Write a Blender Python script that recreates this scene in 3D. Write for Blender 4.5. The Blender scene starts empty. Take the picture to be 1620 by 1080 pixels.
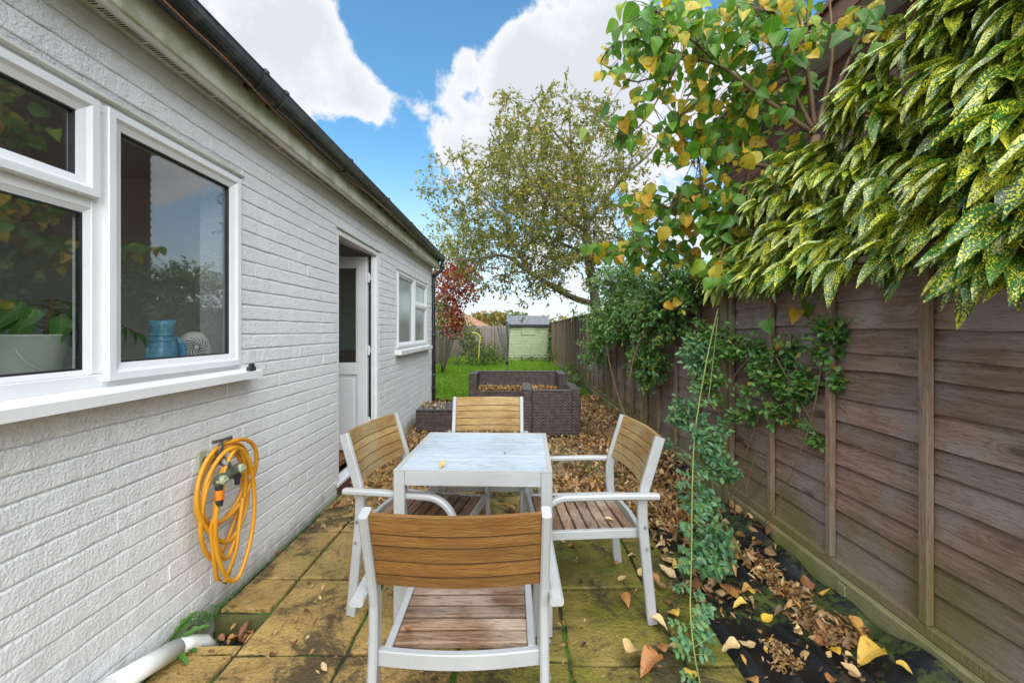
import bpy, math, random
import numpy as np
from mathutils import Vector, Matrix
R = math.radians
rng = random.Random(7)
nrg = np.random.RandomState(11)
SC = bpy.context.scene
COL = SC.collection

# ------------------------------------------------------------------ camera
F, U0, V0, H = 640.0, 814.0, 523.0, 1.355
cam_d = bpy.data.cameras.new('camera'); cam = bpy.data.objects.new('camera', cam_d); COL.objects.link(cam)
cam_d.sensor_width = 36.0; cam_d.lens = F / 1620 * 36
cam_d.shift_x = -(U0 - 810) / 1620; cam_d.shift_y = -(540 - V0) / 1620
cam_d.clip_start = 0.02; cam_d.clip_end = 2000
cam.location = (0, 0, H); cam.rotation_euler = (R(90), 0, 0)
SC.camera = cam

def gp(u, v, z=0.0):
    Y = F * (H - z) / (v - V0); return Vector(((u - U0) * Y / F, Y, z))
def wp(u, v, X=-1.455):
    Y = F * X / (u - U0); return Vector((X, Y, H - (v - V0) * Y / F))
def at(u, v, Y):
    return Vector(((u - U0) * Y / F, Y, H - (v - V0) * Y / F))

# ------------------------------------------------------------------ sky and sun
SUN_EL, SUN_AZ = 50.0, 169.0       # degrees; azimuth measured clockwise from +Y (the view direction)
world = bpy.data.worlds.new('World'); SC.world = world; world.use_nodes = True
nt = world.node_tree; nt.nodes.clear()
def wn(t, **k):
    n = nt.nodes.new(t)
    for a, b in k.items(): setattr(n, a, b)
    return n
L = nt.links.new
out = wn('ShaderNodeOutputWorld'); bg = wn('ShaderNodeBackground')
sky = wn('ShaderNodeTexSky', sky_type='NISHITA', sun_disc=False, sun_elevation=R(SUN_EL), sun_rotation=R(SUN_AZ))
sky.altitude = 50; sky.air_density = 1.15; sky.dust_density = 0.6; sky.ozone_density = 2.2
bg.inputs['Strength'].default_value = 0.10
tc = wn('ShaderNodeTexCoord')
def wmath(op, a, b=None, clamp=False):
    n = wn('ShaderNodeMath', operation=op); n.use_clamp = clamp
    for i, x in enumerate((a, b)):
        if x is None: continue
        if isinstance(x, (int, float)): n.inputs[i].default_value = x
        else: L(x, n.inputs[i])
    return n.outputs[0]
sep = wn('ShaderNodeSeparateXYZ'); L(tc.outputs['Generated'], sep.inputs[0])
# cumulus: fractal noise on a flat layer above, shaped by broad banks of cloud
zc = wmath('MAXIMUM', sep.outputs[2], 0.06)
px = wmath('DIVIDE', sep.outputs[0], zc); py = wmath('DIVIDE', sep.outputs[1], zc)
n1 = wn('ShaderNodeTexNoise'); n1.inputs['Scale'].default_value = 5.2; n1.inputs['Detail'].default_value = 12; n1.inputs['Roughness'].default_value = 0.60
L(tc.outputs['Generated'], n1.inputs['Vector'])
n2 = wn('ShaderNodeTexNoise'); n2.inputs['Scale'].default_value = 1.7; n2.inputs['Detail'].default_value = 3
L(tc.outputs['Generated'], n2.inputs['Vector'])
bank = wmath('MULTIPLY', wmath('SUBTRACT', n2.outputs[0], 0.5), 0.5)
def blob(u, v, rad, w):
    d = Vector(((u - U0) / F, 1, (V0 - v) / F)).normalized()
    dp = wn('ShaderNodeVectorMath', operation='DOT_PRODUCT'); dp.inputs[1].default_value = d
    nv = wn('ShaderNodeVectorMath', operation='NORMALIZE'); L(tc.outputs['Generated'], nv.inputs[0]); L(nv.outputs[0], dp.inputs[0])
    mr = wn('ShaderNodeMapRange', interpolation_type='SMOOTHSTEP')
    mr.inputs['From Min'].default_value = math.cos(rad / F); mr.inputs['From Max'].default_value = 1.0
    mr.inputs['To Min'].default_value = 0; mr.inputs['To Max'].default_value = w
    L(dp.outputs['Value'], mr.inputs['Value']); return mr.outputs[0]
acc = bank
for b in ((760, 180, 130, .45), (660, 205, 90, .35), (900, 40, 120, .5), (470, 80, 110, .42), (370, 10, 120, .35), (590, 155, 50, .30),
          (722, 105, 36, .3), (850, 130, 80, .25), (690, 35, 130, -.6), (620, 75, 60, -.25), (480, 260, 160, -.35), (690, 110, 40, -.15), (640, 290, 110, -.3), (860, 280, 160, .3), (1000, 200, 220, .35)):
    acc = wmath('ADD', acc, blob(*b))
dens = wmath('ADD', wmath('MULTIPLY', wmath('SUBTRACT', n1.outputs[0], 0.5), 3.1), wmath('SUBTRACT', acc, 0.10))
cm = wn('ShaderNodeMapRange', interpolation_type='SMOOTHSTEP')
cm.inputs['From Min'].default_value = 0.0; cm.inputs['From Max'].default_value = 0.30
L(dens, cm.inputs['Value'])
# pale air towards the horizon
hz = wn('ShaderNodeMapRange', interpolation_type='SMOOTHSTEP'); hz.inputs['From Min'].default_value = 0.42; hz.inputs['From Max'].default_value = 0.0
hz.inputs['To Min'].default_value = 0.0; hz.inputs['To Max'].default_value = 0.9
L(sep.outputs[2], hz.inputs['Value'])
skm = wn('ShaderNodeMix', data_type='RGBA', blend_type='MULTIPLY'); skm.inputs['Factor'].default_value = 1.0
L(sky.outputs[0], skm.inputs['A']); skm.inputs['B'].default_value = (0.70, 1.10, 1.17, 1)
CLOUD = wn('ShaderNodeMix', data_type='RGBA'); sh_ = wn('ShaderNodeMapRange'); L(dens, sh_.inputs['Value']); sh_.inputs['From Min'].default_value = .15; sh_.inputs['From Max'].default_value = .75
L(sh_.outputs[0], CLOUD.inputs['Factor']); CLOUD.inputs['A'].default_value = (4.85, 4.9, 5.0, 1); CLOUD.inputs['B'].default_value = (3.75, 3.9, 4.25, 1)
mx0 = wn('ShaderNodeMix', data_type='RGBA'); L(hz.outputs[0], mx0.inputs['Factor']); L(skm.outputs['Result'], mx0.inputs['A']); mx0.inputs['B'].default_value = (4.7, 5.0, 5.5, 1)
mx = wn('ShaderNodeMix', data_type='RGBA'); L(cm.outputs[0], mx.inputs['Factor']); L(mx0.outputs['Result'], mx.inputs['A']); L(CLOUD.outputs['Result'], mx.inputs['B'])
L(mx.outputs['Result'], bg.inputs['Color']); L(bg.outputs[0], out.inputs['Surface'])

sun_d = bpy.data.lights.new('sun', 'SUN'); sun = bpy.data.objects.new('sun', sun_d); COL.objects.link(sun)
sun_d.energy = 3.6; sun_d.angle = R(95); sun_d.color = (1.0, 0.96, 0.90)
sd = Vector((math.sin(R(SUN_AZ)) * math.cos(R(SUN_EL)), math.cos(R(SUN_AZ)) * math.cos(R(SUN_EL)), math.sin(R(SUN_EL))))
sun.rotation_euler = (-sd).to_track_quat('-Z', 'Y').to_euler(); sun.location = sd * 30
SC.view_settings.view_transform = 'Standard'; SC.view_settings.look = 'None'; SC.view_settings.exposure = 1.05; SC.view_settings.gamma = 1
SC.render.engine = 'CYCLES'; SC.cycles.use_denoising = True
SC.cycles.max_bounces = 7; SC.cycles.transparent_max_bounces = 12
SC.cycles.sample_clamp_indirect = 6

# ------------------------------------------------------------------ helpers
WL = {}
def tag(o, label, cat=None, group=None, kind=None):
    if label: o['label'] = label
    if cat: o['category'] = cat
    if group: o['group'] = group
    if kind: o['kind'] = kind
    return o
def empty(name, loc=(0, 0, 0), rz=0.0, parent=None):
    o = bpy.data.objects.new(name, None); COL.objects.link(o); o.location = loc; o.rotation_euler = (0, 0, rz)
    o.empty_display_size = 0.1
    if parent: o.parent = parent; WL[o.name] = WL.get(parent.name, Vector())
    else: WL[o.name] = Vector(loc)
    return o
def wloc(p): return WL.get(p.name, Vector()) if p else Vector()

class MB:
    """collects shapes and links them as one mesh object"""
    def __init__(s): s.v = []; s.f = []; s.m = []; s.uv = {}
    def add(s, verts, faces, mi=0, uvs=None):
        n = len(s.v); s.v.extend([tuple(p) for p in verts])
        for f in faces: s.f.append(tuple(i + n for i in f)); s.m.append(mi)
        if uvs is not None:
            for i, q in enumerate(uvs): s.uv[n + i] = q
        return s
    def convex(s, verts, faces, mi=0):
        vs = [Vector(p) for p in verts]; c = sum(vs, Vector()) / len(vs); out = []
        for f in faces:
            a, b, d = vs[f[0]], vs[f[1]], vs[f[2]]; n = (b - a).cross(d - a)
            fc = sum((vs[i] for i in f), Vector()) / len(f)
            out.append(tuple(f) if n.dot(fc - c) >= 0 else tuple(reversed(f)))
        return s.add(vs, out, mi)
    def box(s, lo, hi, bev=0.0, mi=0, M=None):
        lo, hi = Vector(lo), Vector(hi); c = (lo + hi) / 2; h = (hi - lo) / 2
        h = Vector([abs(x) for x in h])
        if bev <= 0:
            vs = [c + Vector((x * h.x, y * h.y, z * h.z)) for x in (-1, 1) for y in (-1, 1) for z in (-1, 1)]
            fs = [(0, 1, 3, 2), (4, 6, 7, 5), (0, 4, 5, 1), (2, 3, 7, 6), (0, 2, 6, 4), (1, 5, 7, 3)]
        else:
            b = min(bev, h.x * .9, h.y * .9, h.z * .9); vs = []; idx = {}
            for x in (-1, 1):
                for y in (-1, 1):
                    for z in (-1, 1):
                        for a in range(3):
                            q = [x * (h.x - b), y * (h.y - b), z * (h.z - b)]; q[a] = (x, y, z)[a] * h[a]
                            idx[(x, y, z, a)] = len(vs); vs.append(c + Vector(q))
            fs = []
            for a in range(3):
                o1, o2 = [(1, 2), (0, 2), (0, 1)][a]
                for sg in (-1, 1):
                    def k(p, q, ax=a):
                        t = [0, 0, 0]; t[a] = sg; t[o1] = p; t[o2] = q; return idx[(*t, ax)]
                    fs.append((k(-1, -1), k(1, -1), k(1, 1), k(-1, 1)))
                for s1 in (-1, 1):
                    for s2 in (-1, 1):
                        def e(w, ax):
                            t = [0, 0, 0]; t[o1] = s1; t[o2] = s2; t[a] = w; return idx[(*t, ax)]
                        fs.append((e(-1, o1), e(1, o1), e(1, o2), e(-1, o2)))
            for x in (-1, 1):
                for y in (-1, 1):
                    for z in (-1, 1): fs.append((idx[(x, y, z, 0)], idx[(x, y, z, 1)], idx[(x, y, z, 2)]))
        if M is not None: vs = [M @ p for p in vs]
        return s.convex(vs, fs, mi)
    def tube(s, pts, rad, n=8, mi=0, cap=True):
        pts = [Vector(p) for p in pts]; m = len(pts)
        if not hasattr(rad, '__len__'): rad = [rad] * m
        t0 = (pts[1] - pts[0]).normalized(); ref = Vector((0, 0, 1)) if abs(t0.z) < .9 else Vector((1, 0, 0))
        a = t0.cross(ref).normalized(); vs = []
        for i in range(m):
            t = (pts[min(i + 1, m - 1)] - pts[max(i - 1, 0)])
            t = t.normalized() if t.length > 1e-9 else t0
            a = (a - t * a.dot(t)); a = a.normalized() if a.length > 1e-6 else t.orthogonal().normalized()
            b = t.cross(a)
            for k in range(n):
                w = 2 * math.pi * k / n; vs.append(pts[i] + (a * math.cos(w) + b * math.sin(w)) * rad[i])
        fs = []
        for i in range(m - 1):
            for k in range(n):
                k2 = (k + 1) % n; fs.append((i * n + k, i * n + k2, (i + 1) * n + k2, (i + 1) * n + k))
        if cap: fs.append(tuple(reversed(range(n)))); fs.append(tuple(range((m - 1) * n, m * n)))
        return s.add(vs, fs, mi)
    def sweep(s, pts, side, wa, wb, ch=0.004, mi=0):
        """chamfered rectangle (wa along side, wb across) along a planar path whose plane has normal side"""
        pts = [Vector(p) for p in pts]; side = Vector(side).normalized(); m = len(pts); ha, hb = wa / 2, wb / 2
        pr = [(-ha + ch, -hb), (ha - ch, -hb), (ha, -hb + ch), (ha, hb - ch), (ha - ch, hb), (-ha + ch, hb), (-ha, hb - ch), (-ha, -hb + ch)]
        vs = []
        for i in range(m):
            ti = (pts[min(i + 1, m - 1)] - pts[i]); tj = (pts[i] - pts[max(i - 1, 0)])
            ti = ti.normalized() if ti.length > 1e-9 else tj.normalized(); tj = tj.normalized() if tj.length > 1e-9 else ti
            t = (ti + tj).normalized(); sc = 1 / max(.5, t.dot(ti)); b = t.cross(side).normalized()
            for (p, q) in pr: vs.append(pts[i] + side * p + b * q * sc)
        fs = []
        for i in range(m - 1):
            for k in range(8):
                k2 = (k + 1) % 8; fs.append((i * 8 + k, (i + 1) * 8 + k, (i + 1) * 8 + k2, i * 8 + k2))
        fs.append(tuple(range(8))); fs.append(tuple(reversed(range((m - 1) * 8, m * 8))))
        return s.add(vs, fs, mi)
    def lathe(s, prof, c, n=20, mi=0, axis=None):
        c = Vector(c); vs = []; m = len(prof)
        q = Vector((0, 0, 1)).rotation_difference(Vector(axis)) if axis is not None else None
        for r, z in prof:
            for k in range(n):
                w = 2 * math.pi * k / n; p = Vector((r * math.cos(w), r * math.sin(w), z))
                vs.append(c + (q @ p if q else p))
        fs = [(i * n + k, i * n + (k + 1) % n, (i + 1) * n + (k + 1) % n, (i + 1) * n + k) for i in range(m - 1) for k in range(n)]
        return s.add(vs, fs, mi)
    def ring(s, x0, y0, y1, z0, z1, prof, mi=0, closed=True):
        """mitred window ring in a plane of constant X; prof = (inset, x offset) pairs"""
        n = len(prof); vs = []
        for (i, x) in prof: vs += [(x0 + x, y0 + i, z0 + i), (x0 + x, y1 - i, z0 + i), (x0 + x, y1 - i, z1 - i), (x0 + x, y0 + i, z1 - i)]
        fs = []
        rg = range(n) if closed else range(n - 1)
        for k in rg:
            k2 = (k + 1) % n
            for c in range(4): c2 = (c + 1) % 4; fs.append((k * 4 + c, k * 4 + c2, k2 * 4 + c2, k2 * 4 + c))
        return s.add(vs, fs, mi)
    def build(s, name, mats, parent=None, world=True, smooth=False, loc=None, fixn=False):
        if not isinstance(mats, (list, tuple)): mats = [mats]
        v = np.array(s.v, dtype=float)
        org = Vector((0, 0, 0))
        if parent is None:
            lo, hi = v.min(0), v.max(0); org = Vector(((lo[0] + hi[0]) / 2, (lo[1] + hi[1]) / 2, lo[2]))
            v = v - np.array(org)
        elif world: v = v - np.array(wloc(parent))
        me = bpy.data.meshes.new(name); me.from_pydata(v.tolist(), [], s.f)
        for m in mats: me.materials.append(m)
        if len(mats) > 1: me.polygons.foreach_set('material_index', s.m)
        if smooth: me.polygons.foreach_set('use_smooth', [True] * len(s.f))
        if s.uv:
            ul = me.uv_layers.new(name='UVMap'); li = np.empty(len(me.loops), dtype=np.int32); me.loops.foreach_get('vertex_index', li)
            U = np.zeros((len(s.v), 2))
            for i, q in s.uv.items(): U[i] = q
            ul.data.foreach_set('uv', U[li].ravel())
        if fixn:
            import bmesh
            bm = bmesh.new(); bm.from_mesh(me); bmesh.ops.recalc_face_normals(bm, faces=bm.faces); bm.to_mesh(me); bm.free()
        me.update()
        o = bpy.data.objects.new(name, me); COL.objects.link(o)
        if parent: o.parent = parent; WL[o.name] = wloc(parent)
        else: WL[o.name] = org
        o.location = loc if loc is not None else org
        return o
def link_copy(o, parent, loc=None):
    c = o.copy(); COL.objects.link(c); c.parent = parent; WL[c.name] = wloc(parent)
    if loc is not None: c.location = loc
    return c

# ------------------------------------------------------------------ materials
class NT:
    def __init__(s, name):
        s.mat = bpy.data.materials.new(name); s.mat.use_nodes = True; s.t = s.mat.node_tree; s.t.nodes.clear()
        s.out = s.n('ShaderNodeOutputMaterial')
    def n(s, t, **k):
        x = s.t.nodes.new(t)
        for a, b in k.items(): setattr(x, a, b)
        return x
    def l(s, a, b): s.t.links.new(a, b)
    def val(s, sock, x):
        if hasattr(x, 'is_linked') or hasattr(x, 'links'): s.l(x, sock)
        else: sock.default_value = x
    def math(s, op, a, b=0.0, clamp=False):
        x = s.n('ShaderNodeMath', operation=op); x.use_clamp = clamp; s.val(x.inputs[0], a); s.val(x.inputs[1], b); return x.outputs[0]
    def mix(s, f, a, b, blend='MIX'):
        x = s.n('ShaderNodeMix', data_type='RGBA', blend_type=blend); s.val(x.inputs['Factor'], f)
        for nm, c in (('A', a), ('B', b)):
            if isinstance(c, tuple): c = (*c[:3], 1)
            s.val(x.inputs[nm], c)
        return x.outputs['Result']
    def rng(s, x, a, b, lo=0.0, hi=1.0, smooth=True):
        m = s.n('ShaderNodeMapRange', interpolation_type='SMOOTHSTEP' if smooth else 'LINEAR'); s.val(m.inputs['Value'], x)
        m.inputs['From Min'].default_value = a; m.inputs['From Max'].default_value = b; m.inputs['To Min'].default_value = lo; m.inputs['To Max'].default_value = hi
        return m.outputs[0]
    def coords(s, kind='World', stretch=(1, 1, 1)):
        if kind == 'World': c = s.n('ShaderNodeNewGeometry').outputs['Position']
        elif kind == 'UV': c = s.n('ShaderNodeTexCoord').outputs['UV']
        else:
            c0 = s.n('ShaderNodeTexCoord').outputs['Object']; oi = s.n('ShaderNodeObjectInfo').outputs['Random']
            a = s.n('ShaderNodeVectorMath', operation='ADD'); s.l(c0, a.inputs[0])
            cb = s.n('ShaderNodeCombineXYZ')
            for i, k in enumerate((37., 53., 71.)): s.l(s.math('MULTIPLY', oi, k), cb.inputs[i])
            s.l(cb.outputs[0], a.inputs[1]); c = a.outputs[0]
        m = s.n('ShaderNodeVectorMath', operation='MULTIPLY'); s.l(c, m.inputs[0]); m.inputs[1].default_value = stretch
        return m.outputs[0]
    def noise(s, vec, scale, detail=6, rough=.55, dist=0.0):
        x = s.n('ShaderNodeTexNoise'); s.l(vec, x.inputs['Vector']); x.inputs['Scale'].default_value = scale; x.inputs['Detail'].default_value = detail
        x.inputs['Roughness'].default_value = rough; x.inputs['Distortion'].default_value = dist; return x.outputs[0]
    def ramp(s, f, stops, interp='LINEAR'):
        x = s.n('ShaderNodeValToRGB'); s.l(f, x.inputs[0]); e = x.color_ramp; e.interpolation = interp
        while len(e.elements) < len(stops): e.elements.new(0.5)
        for i, (p, c) in enumerate(stops): e.elements[i].position = p; e.elements[i].color = (*c[:3], 1)
        return x.outputs[0]
    def principled(s, col, rough=.6, spec=.5, metal=0.0, **k):
        p = s.n('ShaderNodeBsdfPrincipled')
        s.val(p.inputs['Base Color'], (*col[:3], 1) if isinstance(col, tuple) else col); s.val(p.inputs['Roughness'], rough)
        p.inputs['Specular IOR Level'].default_value = spec; p.inputs['Metallic'].default_value = metal
        for a, b in k.items(): s.val(p.inputs[a.replace('_', ' ')], b)
        return p
    def bump(s, p, h, strength=.4, dist=.01):
        b = s.n('ShaderNodeBump'); b.inputs['Strength'].default_value = strength; b.inputs['Distance'].default_value = dist; s.l(h, b.inputs['Height']); s.l(b.outputs[0], p.inputs['Normal'])
    def done(s, sh): s.l(sh if not hasattr(sh, 'outputs') else sh.outputs[0], s.out.inputs['Surface']); return s.mat

def pmat(name, c1, c2, scale=6, rough=.6, bump=0, bscale=None, bdist=.006, stretch=(1, 1, 1), coord='World', spec=.5, metal=0.0, rnd=0.0, stain=None, lo=.35, hi=.65, detail=6):
    """two-tone noise colour; stain = (colour, scale, from, to, amount) adds patches of dirt, moss or wear"""
    t = NT(name); v = t.coords(coord, stretch); f = t.rng(t.noise(v, scale, detail), lo, hi); col = t.mix(f, c1, c2)
    if stain:
        for (sc, ss, a, b, amt) in (stain if isinstance(stain, list) else [stain]):
            col = t.mix(t.rng(t.noise(v, ss, 7, .6), a, b, 0, amt), col, sc)
    if rnd:
        oi = t.n('ShaderNodeObjectInfo').outputs['Random']; k = t.rng(oi, 0, 1, 1 - rnd, 1 + rnd, False)
        cb = t.n('ShaderNodeCombineXYZ')
        for i in range(3): t.l(k, cb.inputs[i])
        col = t.mix(1.0, col, cb.outputs[0], 'MULTIPLY')
    p = t.principled(col, rough, spec, metal)
    if bump: t.bump(p, t.noise(v, bscale or scale * 8, 5, .6), bump, bdist)
    return t.done(p)

def leafmat(name, stops, vein=(0.45, 0.5, 0.2), veinamt=.25, spots=None, rough=.45, trans=.25, brown=0.0, coat=.5, interp='LINEAR'):
    t = NT(name)
    isl = t.n('ShaderNodeNewGeometry').outputs['Random Per Island']; oi = t.n('ShaderNodeObjectInfo').outputs['Random']
    r = t.math('FRACT', t.math('ADD', isl, oi)); r2 = t.math('FRACT', t.math('MULTIPLY', r, 17.31))
    col = t.ramp(r, stops, interp)
    uv = t.coords('UV'); sp = t.n('ShaderNodeSeparateXYZ'); t.l(uv, sp.inputs[0])
    av = t.math('ABSOLUTE', t.math('SUBTRACT', sp.outputs[1], 0.5))
    cb = t.n('ShaderNodeCombineXYZ'); t.l(t.math('ADD', t.math('MULTIPLY', sp.outputs[0], 2.6), t.math('MULTIPLY', r, 40.)), cb.inputs[0]); t.l(t.math('ADD', sp.outputs[1], t.math('MULTIPLY', r2, 30.)), cb.inputs[1])
    if spots:
        sc, scale, a, b = spots
        nz = t.noise(cb.outputs[0], scale, 2, .5); big = t.noise(cb.outputs[0], 2.2, 1)
        col = t.mix(t.rng(t.math('ADD', t.math('ADD', nz, t.math('MULTIPLY', t.math('SUBTRACT', r2, .5), .12)), t.math('MULTIPLY', t.math('SUBTRACT', big, .5), .35)), a, b), col, sc)
    else:
        nz = t.noise(cb.outputs[0], 3.0, 3); col = t.mix(t.rng(nz, .35, .7, 0, .45), col, t.mix(1.0, col, (1.5, 1.2, .6), 'MULTIPLY'))
    mid = t.rng(av, .012, .035, 1, 0)
    side = t.math('SINE', t.math('MULTIPLY', t.math('SUBTRACT', sp.outputs[0], t.math('MULTIPLY', av, .75)), 44.0))
    veins = t.math('MAXIMUM', mid, t.rng(side, .86, 1.0, 0, .7))
    if veinamt: col = t.mix(t.math('MULTIPLY', veins, veinamt), col, vein)
    if brown: col = t.mix(t.rng(t.noise(cb.outputs[0], 1.8, 3), .62 - brown * .2, .72, 0, .85), col, (.09, .035, .012))
    p = t.principled(col, rough, coat)
    t.bump(p, t.math('SUBTRACT', nz, t.math('MULTIPLY', veins, .8)), .35, .004)
    tr = t.n('ShaderNodeBsdfTranslucent'); t.l(t.mix(1.0, col, (1.25, 1.3, .7), 'MULTIPLY'), tr.inputs['Color'])
    mx = t.n('ShaderNodeMixShader'); mx.inputs[0].default_value = trans; t.l(p.outputs[0], mx.inputs[1]); t.l(tr.outputs[0], mx.inputs[2])
    return t.done(mx)

def glassmat(name, tint=(.98, .99, .985), refl=1.0):
    t = NT(name); g_ = t.n('ShaderNodeNewGeometry'); dp = t.n('ShaderNodeVectorMath', operation='DOT_PRODUCT'); t.l(g_.outputs['Normal'], dp.inputs[0]); t.l(g_.outputs['Incoming'], dp.inputs[1])
    fr = t.math('ADD', .04, t.math('MULTIPLY', .96, t.math('POWER', t.math('SUBTRACT', 1.0, t.math('ABSOLUTE', dp.outputs['Value'])), 5.0)))
    tr = t.n('ShaderNodeBsdfTransparent'); tr.inputs['Color'].default_value = (*tint, 1)
    gl = t.n('ShaderNodeBsdfGlossy'); gl.inputs['Roughness'].default_value = .01
    mx = t.n('ShaderNodeMixShader'); t.l(t.math('MULTIPLY', fr, 3.3 * refl, True), mx.inputs[0]); t.l(tr.outputs[0], mx.inputs[1]); t.l(gl.outputs[0], mx.inputs[2])
    return t.done(mx)

# ------------------------------------------------------------------ material library
M = {}
def wallpaint(name, base, dirt):
    t = NT(name); v = t.coords('World')
    col = t.mix(t.rng(t.noise(v, 1.3, 6), .35, .7), base, tuple(c * .93 for c in base))
    sp = t.n('ShaderNodeSeparateXYZ'); t.l(v, sp.inputs[0])
    # splash of soil along the foot of the wall, with a ragged edge of its own
    foot = t.rng(t.math('ADD', sp.outputs[2], t.math('MULTIPLY', t.noise(v, 9, 5), .22)), .10, .26, .75, 0)
    col = t.mix(foot, col, dirt)
    col = t.mix(t.rng(t.noise(v, 26, 4), .70, .78, 0, .55), col, tuple(c * .5 for c in base))
    p = t.principled(col, .62, .35)
    h = t.math('ADD', t.math('MULTIPLY', t.noise(v, 120, 4, .6), .7), t.math('MULTIPLY', t.noise(v, 34, 3), .55))
    t.bump(p, h, 1.0, .010); return t.done(p)
M['brick_white'] = wallpaint('white_masonry_paint', (.80, .80, .805), (.30, .28, .20))
M['mortar_white'] = wallpaint('white_painted_joint', (.66, .66, .66), (.2, .2, .12))
M['pvc'] = pmat('white_upvc', (.74, .74, .75), (.78, .78, .78), 3, .28, .03, 40, stain=((.45, .42, .33), 14, .66, .80, .45))
M['sillw'] = pmat('white_sill', (.78, .78, .77), (.82, .82, .81), 4, .4, .05, 30, stain=((.52, .49, .40), 30, .62, .78, .35))
M['soffit'] = pmat('cream_soffit', (.70, .69, .63), (.62, .62, .54), 2, .45, .05, 30, stain=((.36, .37, .22), 5, .5, .72, .55))
M['fascia'] = pmat('algae_stained_fascia', (.62, .61, .50), (.50, .50, .36), 2.2, .5, .05, 30, stain=((.27, .29, .13), 6, .45, .7, .7))
M['blackpvc'] = pmat('black_gutter', (.018, .018, .02), (.035, .036, .036), 5, .32, .08, 40, stain=((.10, .10, .075), 11, .52, .75, .6))
M['rubber'] = pmat('dark_seal', (.012, .013, .016), (.02, .02, .024), 10, .5)
M['glass'] = glassmat('window_glass')
def frosted():
    t = NT('obscured_glass'); v = t.coords('World'); p = t.principled(t.mix(t.rng(t.noise(v, 3), .3, .7), (.20, .24, .21), (.30, .33, .30)), .12, .8)
    t.bump(p, t.noise(v, 60, 2), .15, .003); return t.done(p)
M['frost'] = frosted()
M['interior'] = pmat('sage_interior_wall', (.42, .44, .33), (.46, .48, .37), 2, .8)
M['cream'] = pmat('cream_interior_wall', (.62, .60, .54), (.66, .64, .58), 2, .8)
M['floorwood'] = pmat('red_brown_floor', (.16, .05, .02), (.24, .09, .035), 20, .7, .3, 90)
M['shelfwood'] = pmat('brown_worktop', (.17, .075, .03), (.25, .12, .05), 8, .5, stretch=(3, 1, 3))
M['step'] = pmat('maroon_step', (.095, .035, .045), (.14, .06, .065), 9, .6, .3, 60, stain=((.22, .2, .15), 7, .55, .75, .6))
M['roof'] = pmat('grey_roof_tile', (.10, .09, .085), (.15, .13, .12), 6, .8, .3, 50)
def slabmat():
    t = NT('yellow_stone_slab'); v = t.coords('World'); sp = t.n('ShaderNodeSeparateXYZ'); t.l(v, sp.inputs[0])
    n = t.noise(v, 3.2, 8, .62); col = t.mix(t.rng(n, .34, .64), (.50, .325, .095), (.33, .205, .062))
    oi = t.n('ShaderNodeObjectInfo').outputs['Random']
    col = t.mix(t.math('MULTIPLY', t.rng(oi, 0, 1, 0, .5, False), 1.0), col, (.32, .225, .09))
    # algae: more of it out in the damp shade by the fence
    damp = t.math('ADD', t.noise(v, 1.1, 4), t.math('MULTIPLY', t.rng(sp.outputs[0], -1.0, .75), .32))
    col = t.mix(t.rng(damp, .55, .82, 0, .93), col, t.mix(t.rng(t.noise(v, 7, 6), .35, .65), (.085, .098, .005), (.155, .152, .012)))
    col = t.mix(t.rng(t.math('ADD', t.noise(v, 2.1, 9, .72, .6), t.math('MULTIPLY', t.math('SUBTRACT', t.noise(v, 30, 5, .7), .5), .22)), .47, .60, 0, .88), col, (.048, .035, .017))
    col = t.mix(t.rng(t.noise(v, 38, 5, .65), .58, .68, 0, .7), col, (.05, .038, .018))
    col = t.mix(t.rng(t.noise(v, 70, 2), .70, .76, 0, .6), col, (.5, .42, .26))
    p = t.principled(col, t.rng(n, .3, .7, .45, .8), .4)
    t.bump(p, t.math('ADD', t.math('MULTIPLY', t.noise(v, 9, 7, .6), 1.0), t.math('MULTIPLY', t.noise(v, 70, 4), .5)), 1.0, .022); return t.done(p)
M['slab'] = slabmat()
M['joint'] = pmat('mossy_joint', (.03, .026, .014), (.05, .05, .018), 9, .95, .8, 80, .01, stain=((.05, .15, .008), 3.2, .49, .60, .95))
M['soil'] = pmat('dark_soil', (.05, .036, .022), (.09, .066, .04), 12, .95, .9, 60, .02)
M['litter'] = pmat('gravel_and_leaf_ground', (.22, .15, .075), (.34, .25, .14), 40, .9, .9, 70, .02, stain=[((.10, .055, .025), 22, .5, .65, .8), ((.05, .09, .02), 2.5, .62, .75, .5)])
M['lawn'] = pmat('lawn_soil', (.11, .20, .016), (.16, .27, .025), 8, .95, .6, 60, .02)
def membrane():
    t = NT('black_plastic_membrane'); v = t.coords('World')
    alg = t.rng(t.math('ADD', t.noise(v, 2.3, 9, .72), t.math('MULTIPLY', t.math('SUBTRACT', t.noise(v, 40, 4), .5), .25)), .50, .58); col = t.mix(alg, (.010, .010, .011), t.mix(t.rng(t.noise(v, 14, 5), .4, .65), (.03, .045, .008), (.085, .11, .02)))
    col = t.mix(t.rng(t.noise(v, 9, 5), .6, .72, 0, .6), col, (.08, .055, .03))
    p = t.principled(col, t.mix(alg, (.16, .16, .16), (.65, .65, .65)), .5)
    t.bump(p, t.math('ADD', t.noise(v, 300, 1), t.math('MULTIPLY', t.noise(v, 16, 5), 1.5)), .35, .01); return t.done(p)
M['membrane'] = membrane()
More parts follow.
